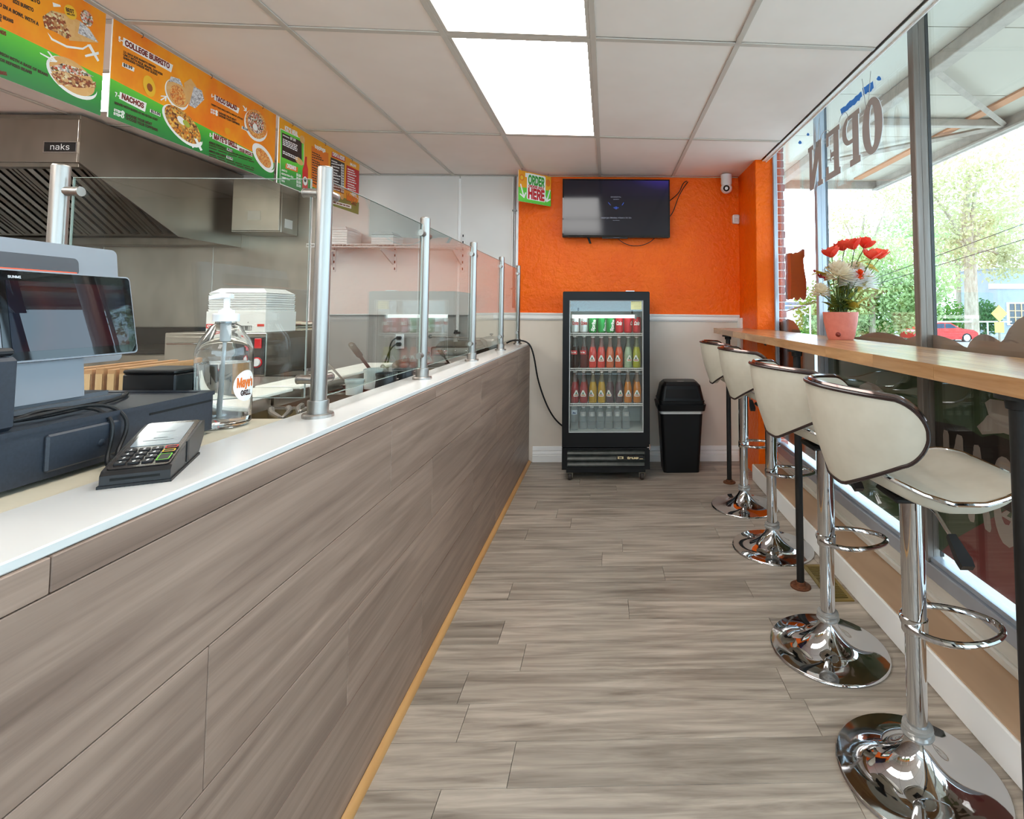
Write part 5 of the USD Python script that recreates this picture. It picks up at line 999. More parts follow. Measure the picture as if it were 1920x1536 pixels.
    loop = np.vstack([o0[1:-1], o1[1:-1][::-1]]); obj('back_piping', MB().tube(loop, .0048, 8, True), piping, bk, local=True)
    rim = (o1+i1)/2; obj('top_rim', MB().tube(np.vstack([rim[3:-3]])+[0,0,.003], .0085, 8), plain('rim_chrome', S(120,104,100), .12, .9), bk, local=True)
    return t
ST = [(.828,1.425,-4,'white bar stool nearest the camera, its base cut by the bottom edge'),(.810,1.945,2,'white bar stool second from the camera, its whole base in view'),(.862,2.750,0,'white bar stool third from the camera, beside the middle black bar leg'),(.868,3.325,-3,'white bar stool farthest from the camera, nearest the trash can')]
st0 = make_stool(ST[0][3], (ST[0][0],ST[0][1],0), ST[0][2])
for x, y, rz, lb in ST[1:]: dup(st0, (x,y,0), rz, lb)

# floor vent
v0, v1 = at(1508,1062,2,0), at(1600,1124,2,0); vt = thing('floor_vent', 'brass floor vent grille beside the middle bar leg', 'floor vent', (1.0,2.40,0))
vx0, vx1, vy0, vy1 = .945, 1.05, 2.245, 2.56; brass = plain('brass', S(150,126,66), .4, .7)
obj('frame', MB().prism(sbox(vx0,vy0,vx1,vy1).difference(sbox(vx0+.016,vy0+.02,vx1-.016,vy1-.02)), (0,0,.0003), (1,0,0), (0,1,0), .004), brass, vt, smooth=False)
obj('duct', MB().box(vx0+.014,vx1-.014,vy0+.018,vy1-.018,.0003,.0012), darkgap, vt)
for k in range(22): y = vy0+.022+k*(vy1-vy0-.044)/22; obj('slat', MB().box(vx0+.016,vx1-.016,y+.006,y+.0125,.0012,.0036), brass, vt, smooth=False)

# ================================================================ FLOWER POT
fxc, fyc = 1.110, 2.455
fp_ = thing('flower_pot', 'terracotta pink pot of artificial flowers on the window bar', 'potted flowers', (fxc,fyc,BZ))
terra = noisy('terracotta_plastic', S(206,112,94), S(216,124,106), (40,40,40), .45)
obj('pot', MB().lathe([(0,.0),(.054,.0),(.057,.004),(.062,.02),(.075,.085),(.079,.128),(.0785,.130),(.074,.130),(.071,.10),(.0,.10)], (fxc,fyc,BZ+.0003), 40), terra, fp_)
gg = math.atan2(-fyc,-fxc)-.18; obj('drain_lip', MB().add((lambda m: (m.vertices*[.010,.018,.011]+[fxc+.064*math.cos(gg),fyc+.064*math.sin(gg),BZ+.026], m.faces))(trimesh.creation.icosphere(2))), plain('terracotta_dark', S(120,40,30), .6), fp_)
obj('soil', MB().lathe([(.073,.104),(.05,.112),(0,.116)], (fxc,fyc,BZ), 24), noisy('moss', S(70,74,40), S(110,110,60), (80,80,80), .8), fp_)
def leafmat(name, c1, c2, tr=.35):
    return M(name, {'g': ('geometry', {}), 'n': ('noise_texture', {'scale': 18.0}), 'r': ('rgb_ramp', {'ramp': [(.3,c1),(.7,c2)]}), 'p': ('principled_bsdf', {'roughness': .55}), 't': ('translucent_bsdf', {}), 'x': ('mix_closure', {'fac': tr})},
        [('g.position','n.vector'), ('n.fac','r.fac'), ('r.color','p.base_color'), ('r.color','t.color'), ('p.BSDF','x.closure1'), ('t.BSDF','x.closure2')], 'x.closure')
poppy_m, mum_m, cream_mum, leaf_m, stem_m, berry_m = leafmat('poppy_petal', S(240,66,48), S(250,112,84), .55), leafmat('white_petal', S(240,236,232), S(250,248,244), .4), leafmat('cream_petal', S(232,216,186), S(246,236,214), .4), leafmat('flower_leaf', S(90,104,34), S(150,150,60)), leafmat('flower_stem', S(78,96,40), S(104,120,56), .1), plain('berry_red', S(160,34,40), .3)
def petal(m, c, d, up, L, w, cup=.25, n=5):
    d = d/np.linalg.norm(d); s = np.cross(d, up); s /= np.linalg.norm(s)+1e-9; n_ = np.cross(s, d); v, f = [], []
    for i in range(n):
        a = i/(n-1); ww = w*math.sin(math.pi*min(.06+a*.86,1))**.7; o = c+d*L*a+n_*L*cup*a*a
        v += [o-s*ww/2+n_*ww*.12, o, o+s*ww/2+n_*ww*.12]
    for i in range(n-1):
        for j in (0,1): f.append((i*3+j, i*3+j+1, (i+1)*3+j+1, (i+1)*3+j))
    m.add((np.array(v), np.array(f)))
rf = random.Random(21); root = np.array([fxc,fyc,BZ+.11])
def stem(m, tip, r=.0022, bow=.03):
    a = root+[rf.uniform(-.03,.03),rf.uniform(-.03,.03),0]; mid = (a+tip)/2+[rf.uniform(-bow,bow)*.3,rf.uniform(-bow,bow)*.3,.02]; t_ = np.linspace(0,1,8)[:,None]; m.tube((1-t_)**2*a+2*t_*(1-t_)*mid+t_**2*tip, r, 6)
def px(u, v, y): p = at(u, v, 1, fyc+y); return p
stems = MB()
for u, v, y in ((1560,483,-.05),(1583,470,.05),(1602,468,-.02),(1620,466,.03),(1634,487,-.05),(1648,486,.04)):
    c = px(u, v, y); stem(stems, c); m = MB(); tilt = np.array([rf.uniform(-.4,.4),rf.uniform(-.6,.1),1.0]); tilt /= np.linalg.norm(tilt)
    for k in range(7):
        g_ = k*2*math.pi/7+rf.random()*.5; e = np.cross(tilt,[math.cos(g_),math.sin(g_),0.]); e /= np.linalg.norm(e); petal(m, c, e+tilt*(.55+.3*(k%2)), tilt, .060, .054, .25)
    p = obj('poppy', m, poppy_m, fp_, smooth=60); obj('flower_heart', MB().add((lambda q: (q.vertices*.009+c+tilt*.010, q.faces))(trimesh.creation.icosphere(1))), plain('poppy_heart', S(60,40,30), .6), p)
for u, v, y, R_, mt in ((1572,518,-.06,.075,cream_mum),(1592,530,-.03,.068,mum_m),(1615,533,.02,.082,mum_m),(1604,512,.06,.06,cream_mum),(1538,550,-.04,.050,cream_mum)):
    c = px(u, v, y); stem(stems, c, .0026); m = MB()
    for k in range(95):
        z = 1-1.45*(k+.5)/95; g_ = k*2.39996; e = np.array([math.sqrt(max(0,1-z*z))*math.cos(g_), math.sqrt(max(0,1-z*z))*math.sin(g_), z]); petal(m, c+e*R_*.30, e+[0,0,.05], np.array([.1,0,1.]), R_*.72, R_*.30, .12, 4)
    obj('chrysanthemum', m, mt, fp_, smooth=60)
for u, v, y, L, kind in ((1546,503,-.03,.10,'y'),(1565,500,.04,.08,'g'),(1640,505,.04,.09,'y'),(1625,500,0,.08,'y'),(1607,494,.03,.08,'y'),(1570,560,-.05,.08,'g'),(1560,575,-.03,.09,'g'),(1608,560,-.06,.09,'g'),(1612,575,-.04,.09,'y'),(1578,550,.02,.08,'g'),(1596,548,.05,.09,'g'),(1585,570,-.07,.08,'g'),(1602,570,.02,.07,'g'),(1592,560,-.05,.07,'g')):
    c = px(u, v, y); stem(stems, c, .0016); m = MB()
    for k in range(5):
        e = np.array([rf.uniform(-1,1),rf.uniform(-1,1),rf.uniform(-.1,.9)]); petal(m, c-(c-root)*.12*k, e, np.array([0,0,1.]), L*.85, L*.36, -.25)
    obj('leaf_sprig', m, leaf_m if kind == 'g' else leafmat('gold_leaf', S(170,150,40), S(206,170,60)) if not stage.GetPrimAtPath('/World/Looks/gold_leaf') else UsdShade.Material.Get(stage,'/World/Looks/gold_leaf'), fp_, smooth=60)
c0_ = px(1528,510,-.02); c1_ = px(1550,524,-.03); bm = MB(); stem(stems, c1_)
for k in range(16): q = c0_+(c1_-c0_)*(k/15)+[rf.uniform(-.007,.007),rf.uniform(-.007,.007),rf.uniform(-.007,.007)]; bm.add((lambda s_: (s_.vertices*.0062+q, s_.faces))(trimesh.creation.icosphere(1)))
obj('berry_sprig', bm, berry_m, fp_)
rd = px(1613,515,-.08); m = MB()
for k in range(40): e = np.array([rf.gauss(0,1),rf.gauss(0,1),rf.gauss(0,1)+.5]); petal(m, rd, e, np.array([0,0,1.]), .026, .010, .1, 4)
obj('small_red_flower', m, leafmat('scarlet_petal', S(236,70,20), S(246,110,40), .4), fp_, smooth=60); stem(stems, rd)
for k in range(16): tip = root+[rf.uniform(-.04,.04),rf.uniform(-.04,.04),rf.uniform(.05,.16)]; stem(stems, tip, .003)
obj('stems', stems, stem_m, fp_)

# ================================================================ ON THE GLASS: OPEN SIGN, TAPE, FILM
XS = 1.218
sg = thing('open_sign', 'hanging acrylic OPEN sign seen from behind, mirrored', 'sign', (XS,2.78,1.94))
gray_f, white_f = plain('sign_back', S(168,156,150), .5), plain('sign_face', S(240,240,238), .35)
so_, sz0, sH = np.array([XS,0,0]), 1.945, .262
def serifO(w, h): return ell(w/2,h/2,w/2,h/2).difference(ell(w/2,h/2,w/2-.064,h/2-.032))
def serifP(w, h): return unary_union([sbox(.014,0,.074,h), sbox(0,0,.105,.032), sbox(0,h-.026,.07,h), ell(w-.075,h*.72,.075,h*.28).union(sbox(.05,h*.44,w-.075,h)).difference(ell(w-.078,h*.72,.036,h*.20).union(sbox(.066,h*.52,w-.078,h*.92)))])
def serifE(w, h): return unary_union([sbox(.014,0,.074,h), sbox(0,0,w,.034), sbox(0,h-.028,w-.01,h), sbox(w-.032,0,w,.075), sbox(w-.040,h-.075,w-.01,h), sbox(.06,h*.48-.013,w*.66,h*.48+.013), sbox(w*.60,h*.36,w*.66,h*.60)])
def serifN(w, h): return unary_union([sbox(.016,0,.056,h), sbox(w-.058,0,w-.016,h), Polygon([(.008,h),(.078,h),(w-.016,0),(w-.074,0)]), sbox(0,0,.070,.026), sbox(w-.080,h-.026,w,h)])
for ch, fn, y, w in (('O',serifO,2.235,.180),('P',serifP,2.440,.185),('E',serifE,2.655,.175),('N',serifN,2.875,.205)):
    pg = fn(w, sH)
    q = obj('letter', MB().prism(pg, (XS,y,sz0), (0,1,0), (0,0,1), .0025), white_f, sg, smooth=False, label='letter '+ch+', white on the street side')
    obj('letter_back', MB().prism(pg, (XS-.0022,y,sz0), (0,1,0), (0,0,1), .0020), gray_f, q, smooth=False, label='greyish brown back of the letter '+ch)
acr = pane('acrylic', (.95,.96,.96))
obj('rail', MB().box(XS+.003,XS+.006,2.24,3.08,sz0+sH-.045,sz0+sH-.015), acr, sg, smooth=False); obj('rail', MB().box(XS+.003,XS+.006,2.24,3.08,sz0+.002,sz0+.034), acr, sg, smooth=False)
wh = plain('ball_chain', S(190,184,176), .35, .7)
for y in (2.32,2.40,2.90,2.98):
    c = MB()
    for k in range(26):
        z = sz0+sH-.03+(ZC-.02-(sz0+sH-.03))*k/25; yy = y+(.03 if y in (2.32,2.90) else -.03)*(1-k/25); c.add((lambda s_: (s_.vertices*.0028+[XS-.004,yy,z], s_.faces))(trimesh.creation.icosphere(0)))
    c.tube([(XS-.004,y+(.03 if y in (2.32,2.90) else -.03),sz0+sH-.03),(XS-.004,y,ZC-.02)], .0008, 4); obj('chain', c, wh, sg)
obj('loop', MB().tube([(XS-.006,2.60+.05*math.cos(a),sz0+sH-.01+.045*math.sin(a)) for a in np.linspace(.3,4.2,14)], .0016, 6).tube([(XS-.006,2.83+.06*math.cos(a),sz0+sH-.01+.03*math.sin(a)) for a in np.linspace(0,3.1,14)], .0016, 6), wh, sg)
def glass_poly(pts, x): return Polygon([(lambda p: (p[1],p[2]))(at(u,v,0,x)) for u, v in pts]).buffer(0)
GI, GO = 1.2758, 1.2822                                       # the pane's inner and outer faces
tape = plain('masking_tape', S(24,112,196), .6)
tp = thing('tape_strip', 'ragged strip of blue masking tape on the window above the open sign', 'tape', (GI,2.5,2.3))
rt2 = random.Random(4)
def rag(a, b, h, n=14):
    a, b = np.array(a,float), np.array(b,float); t_ = np.linspace(0,1,n); top_ = [a+(b-a)*s+[rt2.uniform(-1,1),rt2.uniform(-1.2,1.2)] for s in t_]; low = [a+(b-a)*s+[rt2.uniform(-1,1)+h*.15,h+rt2.uniform(-2,2)*(s>.5)] for s in t_[::-1]]; return top_+low
def tapepiece(t, pts): obj('piece', MB().prism(glass_poly(pts, GI), (GI-.0004,0,0), (0,1,0), (0,0,1), .0004), tape, t, smooth=False)
tapepiece(tp, rag((1576,206),(1615,171),11)); tapepiece(tp, rag((1617,166),(1637,152),13,8))
for k, (u, v, r) in enumerate(((1648,147,4),(1500,267,3),(1515,252,2.5))):
    t = thing('tape_scrap', ('dot of blue tape right of the long tape strip','small scrap of blue tape high on the far window pane','tiniest scrap of blue tape on the far window pane')[k], 'tape', (GI,2.3,2.3)); tapepiece(t, [(u+r*math.cos(a)*(1+.3*math.sin(3*a)),v+r*1.1*math.sin(a)) for a in np.linspace(0,6.28,10)[:-1]])
film_b = noisy('film_brown', S(124,102,88), S(134,110,96), (3,3,3), .55); film_g = noisy('film_green', S(58,72,46), S(72,86,54), (1.2,1.2,1.5), .5); film_r = noisy('film_red', S(118,52,50), S(134,60,56), (2,2,2), .5); film_w = plain('film_taupe', S(172,154,144), .55); film_k = plain('film_dark', S(44,32,28), .55)
film_rb = noisy('film_russet', S(108,58,46), S(124,72,58), (4,4,4), .55)
def film(name, pts, mat, lift, parent, **kw): return obj(name, MB().prism(glass_poly(pts, GO).intersection(sbox(-20,.306,60,9)), (GO+.0005*(7-lift),0,0), (0,1,0), (0,0,1), .0003), mat, parent, smooth=False, **kw)
fA = thing('window_film', 'printed vinyl film with a wavy top edge on the far window pane', 'window film', (GO,3.4,.3))
film('sheet', [(1453,603),(1462,604),(1476,598),(1487,602),(1495,612),(1501,625),(1503,640),(1526,648),(1529,900),(1453,850)], film_b, 0, fA); film('russet_shape', [(1453,650),(1488,650),(1492,735),(1470,800),(1453,800)], film_rb, 1, fA)
film('edge_shape', [(1452,585),(1456,578),(1460,590),(1458,603),(1452,604)], film_rb, 1, fA)
fB = thing('window_film', 'dark green vinyl film with a scalloped top edge on the middle window pane', 'window film', (GO,2.5,.3))
sc1 = [(1550,592)]+[(1550+18*s,590-3*math.sin(math.pi*s)) for s in np.linspace(.1,.9,4)]+[(1575,600),(1600,632)]+[(1606+88*s,634-11*math.sin(math.pi*s**.85)) for s in np.linspace(.05,.98,12)]+[(1697,637)]+[(1697+24*s,636-8*s) for s in (.4,1)]
film('sheet', sc1+[(1722,1100),(1551,905)], film_g, 0, fB); film('brown_edge', sc1+[(1720,656),(1551,628)], film_b, 1, fB)
film('petal_shape', [(1606,735),(1612,722),(1626,716),(1642,722),(1660,738),(1676,755),(1640,752),(1622,740),(1612,752)], film_w, 1, fB); film('swoosh', [(1565,722),(1600,712),(1640,718),(1648,708),(1632,700),(1590,704)], plain('film_olive', S(76,86,58), .5), 1, fB)
fC = thing('window_film', 'green and red vinyl film with big mirrored letters on the near window pane', 'window film', (GO,1.4,.3))
sc2 = [(1743,632)]+[(1746+60*s,628+22*s**1.8) for s in np.linspace(0,1,6)]+[(1812,652)]+[(1812+64*s,650-20*math.sin(math.pi*s**.8)-8*s) for s in np.linspace(.08,.98,9)]+[(1880,637),(1890,617),(1905,600),(1922,591),(1960,585),(2010,600),(2060,640),(2110,690)]
film('sheet', sc2+[(2110,1330),(1746,1040)], film_g, 0, fC); film('brown_edge', sc2+[(2110,800),(1960,694),(1880,672),(1743,652)], film_b, .7, fC)
film('red_field', [(1752,1045),(1790,1010),(1870,965),(1925,930),(2110,1000),(2110,1330)], film_r, 1, fC); film('taupe_field', [(1872,965),(1905,985),(1925,1015),(2110,1150),(2110,940),(1925,935)], film_w, 1.5, fC); film('olive_field', [(1886,968),(1925,985),(2110,1090),(2110,930),(1920,930)], plain('film_olive',0), 2, fC)
film('petal_shape', [(1845,755),(1855,748),(1908,757),(1980,770),(1980,880),(1870,800),(1838,810),(1835,800),(1848,780),(1852,778)], film_w, 1, fC); film('petal_shape', [(1830,800),(1856,776),(1990,800),(1990,850),(1880,812),(1840,815)], film_w, 1.5, fC)
film('letter_shadow', [(1752,790),(1786,796),(1806,800),(1840,820),(1862,815),(1890,825),(1980,860),(1980,1010),(1750,880)], film_k, 2, fC)
lzt, lzb = at(1790,812,0,GO)[2], .86
nA = at(1767,815,0,GO); yN1 = nA[1]; hL = .235; zL = nA[2]-hL
lw, gp = .112, .014
for k, chh in enumerate('NACIXEM'):
    w = .035 if chh == 'I' else lw; y1 = yN1 - sum((.035 if c == 'I' else lw)+gp for c in 'NACIXEM'[:k])
    if y1-w < .97: break
    pg = affinity.translate(fit_text(chh, w, hL, True, .9), y1-w, zL-.012*k); obj('letter', MB().prism(pg, (GO+.0005*4,0,0), (0,1,0), (0,0,1), .0003), film_w, fC, smooth=False)
fD = thing('window_decal', 'brown scalloped vinyl decal on the far window pane', 'decal', (GO,3.4,1.5))
film('sheet', [(1470,483),(1473,476),(1483,474),(1486,476),(1490,473),(1494,474),(1504,467),(1507,468),(1508,480),(1505,486),(1507,505),(1511,528),(1511,556),(1508,562),(1504,563),(1500,558),(1496,563),(1491,563),(1488,558),(1484,562),(1480,559),(1477,563),(1473,560),(1471,545),(1473,500)], plain('decal_brown', S(70,36,32), .5), 1, fD)
film('stripe', [(1471,480),(1481,475),(1483,520),(1482,561),(1478,562),(1474,545)], plain('decal_rust', S(170,70,44), .5), 2, fD)

# ================================================================ OUTSIDE
asph = noisy('asphalt', S(140,138,134), S(160,158,154), (3,3,3), .9); conc = noisy('pavement', S(196,192,184), S(214,210,202), (2,2,2), .9); grass = noisy('verge_grass', S(120,140,60), S(170,170,90), (2,2,2), .9)
obj('pavement', MB().box(1.42,4.2,-8,60,-.20,-.08), conc, kind='structure', label='pale pavement outside the window')
obj('street', MB().box(4.2,120,-30,160,-1.1,-.95).add(hull([(4.2,-30,-.08),(4.2,160,-.08),(4.2,-30,-1.0),(4.2,160,-1.0),(7.5,-30,-.95),(7.5,160,-.95)])).box(-60,4.2,9,160,-1.1,-.5), asph, kind='structure', label='sunlit street surface')
bp_ = struct('brick_pier', label='narrow red brick pier outside the far end of the window'); brick_m = noisy('red_brick', S(150,72,54), S(180,96,72), (16,16,16), .85, 0, .2, (60,60,60), rnd=.14)
obj('mortar', MB().box(1.268,1.330,3.86,4.4,-.2,2.62), plain('mortar', S(214,190,180), .9), bp_)
for k in range(47):
    z = -.19+k*.0595; e = .006 if k % 2 else 0; obj('brick', MB().box(1.266,1.330+e+.004*math.sin(k*2.3),3.85,4.10,z,z+.050,.003), brick_m, bp_, smooth=False)
# canopy over the pavement
cn = struct('canopy', label='flat sheet canopy over the pavement outside the window'); can_m = noisy('canopy_sheet', S(186,174,156), S(196,184,167), (1,1,1), .6); beam_m = noisy('canopy_steel', S(160,146,132), S(186,172,158), (12,12,12), .6)
CZ = 2.66
for k in range(10):
    y = -2.4+k*.82
    if y > 5.2: break
    for x0, x1 in ((1.42,1.86),(1.865,2.98)): obj('soffit_panel', MB().box(x0,x1,y+.004,min(y+.816,5.62),CZ,CZ+.012), can_m, cn, smooth=False)
obj('deck', MB().box(1.40,3.02,-2.5,5.66,CZ+.02,CZ+.06), plain('deck_dark',0), cn)
obj('beam', MB().box(1.83,1.91,-2.5,5.6,CZ-.075,CZ-.002,.004), beam_m, cn); obj('edge_channel', MB().box(2.96,3.0,-2.5,5.64,CZ-.10,CZ+.03,.004).box(2.93,2.97,-2.5,5.64,CZ-.10,CZ-.085), beam_m, cn); obj('end_channel', MB().box(1.40,3.0,5.60,5.64,CZ-.09,CZ+.03,.004), beam_m, cn)
for y in (1.6,3.75): obj('cross_beam', MB().box(1.91,2.95,y-.025,y+.025,CZ-.065,CZ-.012,.004), beam_m, cn)
for (xa,ya),(xb,yb2) in (((1.9,2.9),(2.93,3.72)),((1.9,.75),(2.93,1.57)),((1.9,4.85),(2.93,3.78))): obj('brace', MB().rod((xa,ya,CZ-.05),(xb,yb2,CZ-.05),.022,4), beam_m, cn)
for y in (.9,2.05,3.20,4.35): obj('batten', MB().box(2.66,2.74,y,y+1.14,CZ-.016,CZ-.001), plain('orange_timber', S(190,130,90), .7), cn)
# vegetation
def foliage(c, r, n, size, seed, dens=.55):
    rg_ = np.random.default_rng(seed); d = rg_.normal(size=(n,3)); d /= np.linalg.norm(d,axis=1,keepdims=True); rad = rg_.random(n)**dens
    p = np.array(c)+d*rad[:,None]*np.array(r)*(.75+.5*meshkit.fbm(d*2.2+seed,3)[:,None]); a = rg_.normal(size=(n,3)); a /= np.linalg.norm(a,axis=1,keepdims=True); b = np.cross(a, rg_.normal(size=(n,3))); b /= np.linalg.norm(b,axis=1,keepdims=True); s_ = size*(.6+.8*rg_.random(n))[:,None]
    v = np.stack([p-a*s_, p-b*s_*.5, p+a*s_, p+b*s_*.5],1).reshape(-1,3); f = np.arange(4*n).reshape(-1,4); return (v, f)
fol_a, fol_b, fol_c, fol_d = leafmat('foliage_light', S(150,176,110), S(200,214,160), .45), leafmat('foliage_green', S(70,120,44), S(130,170,70), .4), leafmat('foliage_autumn', S(174,168,116), S(214,206,162), .45), leafmat('foliage_deep', S(56,96,50), S(96,140,76), .35)
bark = noisy('bark', S(150,132,112), S(196,180,160), (6,6,1.5), .9)
def tree(name, label, base, h, crowns, fol, n, size, seed, r=.25, group=None):
    t = thing(name, label, 'tree', base, group=group); b = np.array(base,float); m = MB().tube([b, b+[.1,.1,h*.35], b+[-.1,.2,h*.6], b+[.2,0,h*.85]], [r,r*.85,r*.6,r*.3], 10)
    for dx, dy, dz, *_ in crowns: m.tube([b+[0,.1,h*.45], b+[dx*.5,dy*.5,(h*.45+dz)*.5+.3], b+[dx,dy,dz]], [r*.5,r*.3,r*.1], 7)
    obj('trunk', m, bark, t); fm = MB()
    for k, (dx, dy, dz, rx, ry, rz) in enumerate(crowns): fm.add(foliage(b+[dx,dy,dz], (rx,ry,rz), n, size, seed+k))
    obj('foliage', fm, fol, t, smooth=False, kind='stuff'); return t
def gpx(u, v, y): return at(u, v, 1, y)
G0 = -.95
tb_ = gpx(1822,600,42); tree('street_tree', 'tall pale tree with a thick forked trunk behind the red car', (tb_[0],42,G0), 16, [(-1.5,0,8,4,4,3),(2.5,1,10,4,4,3.5),(-3,0,12,4.5,4,3.5),(1,0,14,5,4,3.5),(4.5,2,7,2.5,3,2.5)], fol_c, 1100, .20, 1, .55)
tb_ = gpx(1700,600,30); tree('street_tree', 'bushy green tree left of the red car', (tb_[0],34,G0), 7, [(-1,0,3.2,2.6,2.5,2.2),(1.2,0,4.2,2.6,2.5,2.2),(-.5,0,5.6,2.4,2.2,1.8),(-2.2,0,1.8,2,2,1.6),(2.4,0,2.4,2.2,2,1.8),(3.6,0,4.2,2.2,2,1.8)], fol_a, 1700, .15, 11, .22)
tb_ = gpx(1660,600,30); tree('street_tree', 'leafy green tree behind the flower pot', (tb_[0]-.6,36,G0), 8, [(-.4,0,2.4,2.2,2.2,2.0),(1.4,0,3.8,2.4,2.2,2.0),(2.6,0,2.2,2.4,2,1.8),(0,0,1.0,2.4,2,1.5)], fol_b, 1500, .15, 21, .22)
tb_ = gpx(1905,600,50); tree('street_tree', 'light green tree rising above the grey building', (tb_[0],58,G0), 15, [(0,0,9,6,4,4),(4,0,12,6,4,4),(-5,0,11,4,4,4)], fol_a, 1300, .24, 31, .4)
tb_ = gpx(1640,600,52); tree('street_tree', 'sparse autumn tree with thin branches against the white sky', (tb_[0]+1,56,G0), 15, [(-2,0,12,3,3,2),(1.5,0,10,3,3,2.5),(3,0,14.5,4,3,2.5)], fol_c, 500, .16, 41, .3)
for k, (u, y, w, h, fol, lb) in enumerate(((1772,46,5.5,3.0,fol_b,'broad green hedge shrub behind the red car'),(1640,40,2.6,1.5,fol_c,'low yellowish shrub beside the pot'),(1845,44,2.0,3.0,fol_d,'dark green shrub left of the grey building'),(1710,41,2.6,2.6,fol_b,'green shrub at the tail of the red car'),(1500,34,1.5,1.0,fol_b,'small shrub seen through the far window pane'))):
    p = gpx(u, 600, y); t = thing('shrub', lb, 'shrub', (p[0],y,G0)); obj('stems', MB().rod((p[0],y,G0),(p[0],y,G0+h*.6),.06), bark, t)
    obj('foliage', MB().add(foliage((p[0],y,G0+h*.55), (w*.55,1.6,h*.55), 1500, .16, 60+k)), fol, t, smooth=False, kind='stuff')
# grey building
b0, b1 = gpx(1853,507,50), gpx(1853,640,50)
bx_ = b0[0]; bd_ = thing('grey_building', 'grey painted building with a white band at the right edge', 'building', (bx_+5,55,G0)); bh = b0[2]+.1
gp_ = noisy('grey_render', S(150,156,166), S(160,166,176), (1,1,1), .8)
obj('wall', MB().box(bx_,bx_+14,50,54,G0-.05,bh), gp_, bd_); z0, z1 = gpx(1853,542,50)[2], gpx(1853,532,50)[2]
obj('white_band', MB().box(bx_-.03,bx_+14,49.94,49.999,z0,z1), white_gloss, bd_); obj('roof_edge', MB().box(bx_-.1,bx_+14.1,49.9,54.1,bh,bh+.12), gp_, bd_)
w0, w1 = gpx(1890,570,50), gpx(1925,608,50); wn = obj('window', MB().prism(sbox(w0[0]-.2,w1[2]-.1,w1[0]+.9,w0[2]+.15).difference(sbox(w0[0],w1[2],w1[0]+.7,w0[2])), (0,49.99,0), (1,0,0), (0,0,1), .10), white_gloss, bd_)
obj('pane', MB().box(w0[0],w1[0]+.7,49.93,49.95,w1[2],w0[2]), plain('dark_pane', S(70,80,90), .1), wn)
for k in range(5): x = w0[0]+(w1[0]+.7-w0[0])*k/4; obj('glazing_bar', MB().box(x-.05,x+.05,49.88,49.93,w1[2],w0[2]), plain('tan_bar', S(220,180,130), .6), wn)
for k in (1,2): z = w1[2]+(w0[2]-w1[2])*k/3; obj('glazing_bar', MB().box(w0[0],w1[0]+.7,49.885,49.925,z-.04,z+.04), plain('tan_bar',0), wn)
b2 = gpx(1490,582,46); wb2 = thing('white_building', 'low pale building seen through the far window pane', 'building', (b2[0],48,G0)); obj('wall', MB().box(b2[0]-9,b2[0]+2.2,46,54,G0-.05,gpx(1490,564,46)[2]), plain('pale_render', S(226,228,232), .8), wb2)
for u in (1478,1496): p = gpx(u,569,46); obj('window', MB().box(p[0]-.4,p[0]+.4,45.95,46.0,p[2]-.5,p[2]+.1), plain('blue_pane', S(120,140,160), .2), wb2)
# warning sign
dp_ = gpx(1874,588,26); ds = thing('warning_sign', 'yellow diamond road sign on a post with a smaller yellow plate', 'road sign', (dp_[0],26,G0)); yel = plain('sign_yellow', S(238,206,96), .6)
obj('post', MB().box(dp_[0]-.04,dp_[0]+.04,26.02,26.08,G0,dp_[2]+.45), plain('zinc',0), ds); s_ = .42
obj('diamond_plate', MB().prism(Polygon([(0,s_),(s_,0),(0,-s_),(-s_,0)]), (dp_[0],26.02,dp_[2]), (1,0,0), (0,0,1), .01), yel, ds); q = gpx(1874,614,26); obj('lower_plate', MB().box(q[0]-.24,q[0]+.24,26.0,26.015,q[2]-.27,q[2]+.27), yel, ds)
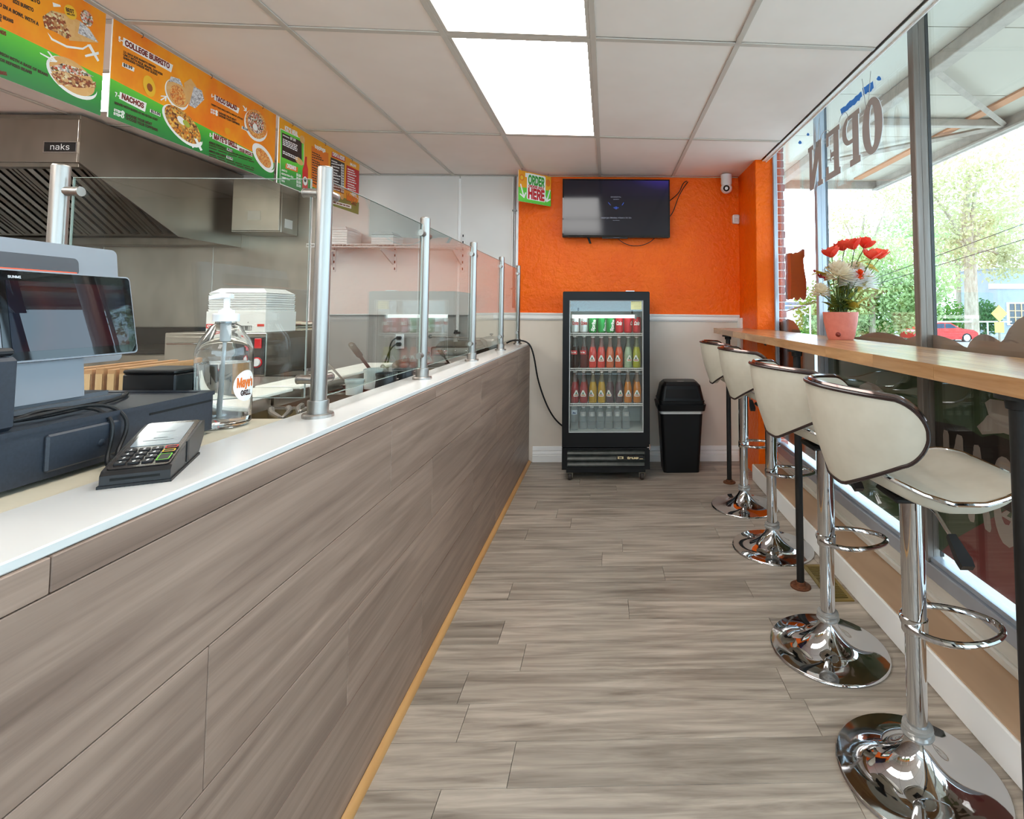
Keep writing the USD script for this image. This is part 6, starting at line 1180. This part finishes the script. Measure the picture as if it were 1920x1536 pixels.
# car
p = gpx(1760,641,38); cx_, cy_, cz_ = p[0], 38.0, p[2]
cr_ = thing('car', 'red saloon car parked across the street', 'car', (cx_,cy_,cz_)); carp = plain('car_red', S(206,44,40), .25, coat_weight=.6)
LC = 4.7; prof = Polygon([(-2.35,.28),(-2.34,.75),(-2.2,.92),(-1.5,.98),(-.95,1.36),(-.5,1.44),(.35,1.42),(1.05,1.02),(2.0,.90),(2.32,.70),(2.36,.30),(1.85,.22),(-1.9,.22)]).difference(Point(-1.45,.30).buffer(.36)).difference(Point(1.5,.30).buffer(.36))
obj('body', MB().prism(prof, (cx_,cy_+.9,cz_), (1,0,0), (0,0,1), 1.8), carp, cr_)
for pts in ([(-.95,1.02),(-.62,1.34),(-.12,1.36),(-.12,1.02)],[(-.05,1.02),(-.05,1.36),(.32,1.34),(.82,1.04)]): obj('side_window', MB().prism(Polygon(pts), (cx_,cy_-.895,cz_), (1,0,0), (0,0,1), .012), plain('car_glass', S(60,74,100), .08), cr_)
for x in (-1.45,1.5):
    for y in (cy_-.80,cy_+.80):
        w = obj('wheel', MB().lathe([(0,-.1),(.26,-.1),(.33,-.08),(.33,.08),(.26,.1),(0,.1)], (cx_+x,y,cz_+.33), 24, (0,1,0)), plain('tyre', S(40,40,42), .8), cr_); obj('hubcap', MB().lathe([(0,-.115),(.24,-.108),(.24,-.10)], (cx_+x,y,cz_+.33), 20, (0,1,0)), plain('hub_silver', S(210,210,212), .3, .6), w)
# overhead wires, posts
for k, (a, b, lb) in enumerate((((1420,372),(1530,318),'thin overhead wire seen through the far window pane'),((1700,500),(1930,415),'upper overhead wire crossing in front of the pale tree'),((1650,530),(1930,445),'lower overhead wire crossing in front of the pale tree'))):
    p, q = at(*a,1,24), at(*b,1,24); d = q-p; obj('overhead_wire', MB().tube([p-d*1.5,p+[0,0,-.02],q+[0,0,-.02],q+d*1.5], .016, 5), black_matte, label=lb, cat='wire')
p = gpx(1519,600,30); lp = thing('lamp_post', 'thin pale post seen through the far window pane', 'post', (p[0],30,-.55)); obj('pole', MB().rod((p[0],30,-.55),(p[0],30,1.6),.05), plain('pale_steel', S(206,208,210), .5), lp); obj('arm', MB().rod((p[0]-1.6,30,1.55),(p[0],30,1.55),.04), plain('pale_steel',0), lp)
p = gpx(1800,604,42); obj('guard_rail', MB().box(p[0]-6,p[0]+4,41.6,41.66,p[2]-.02,p[2]+.10).box(p[0]-4,p[0]-3.9,41.66,41.74,G0,p[2]+.1).box(p[0]+2,p[0]+2.1,41.66,41.74,G0,p[2]+.1), plain('pale_steel',0), label='pale roadside guard rail behind the red car', cat='guard rail')
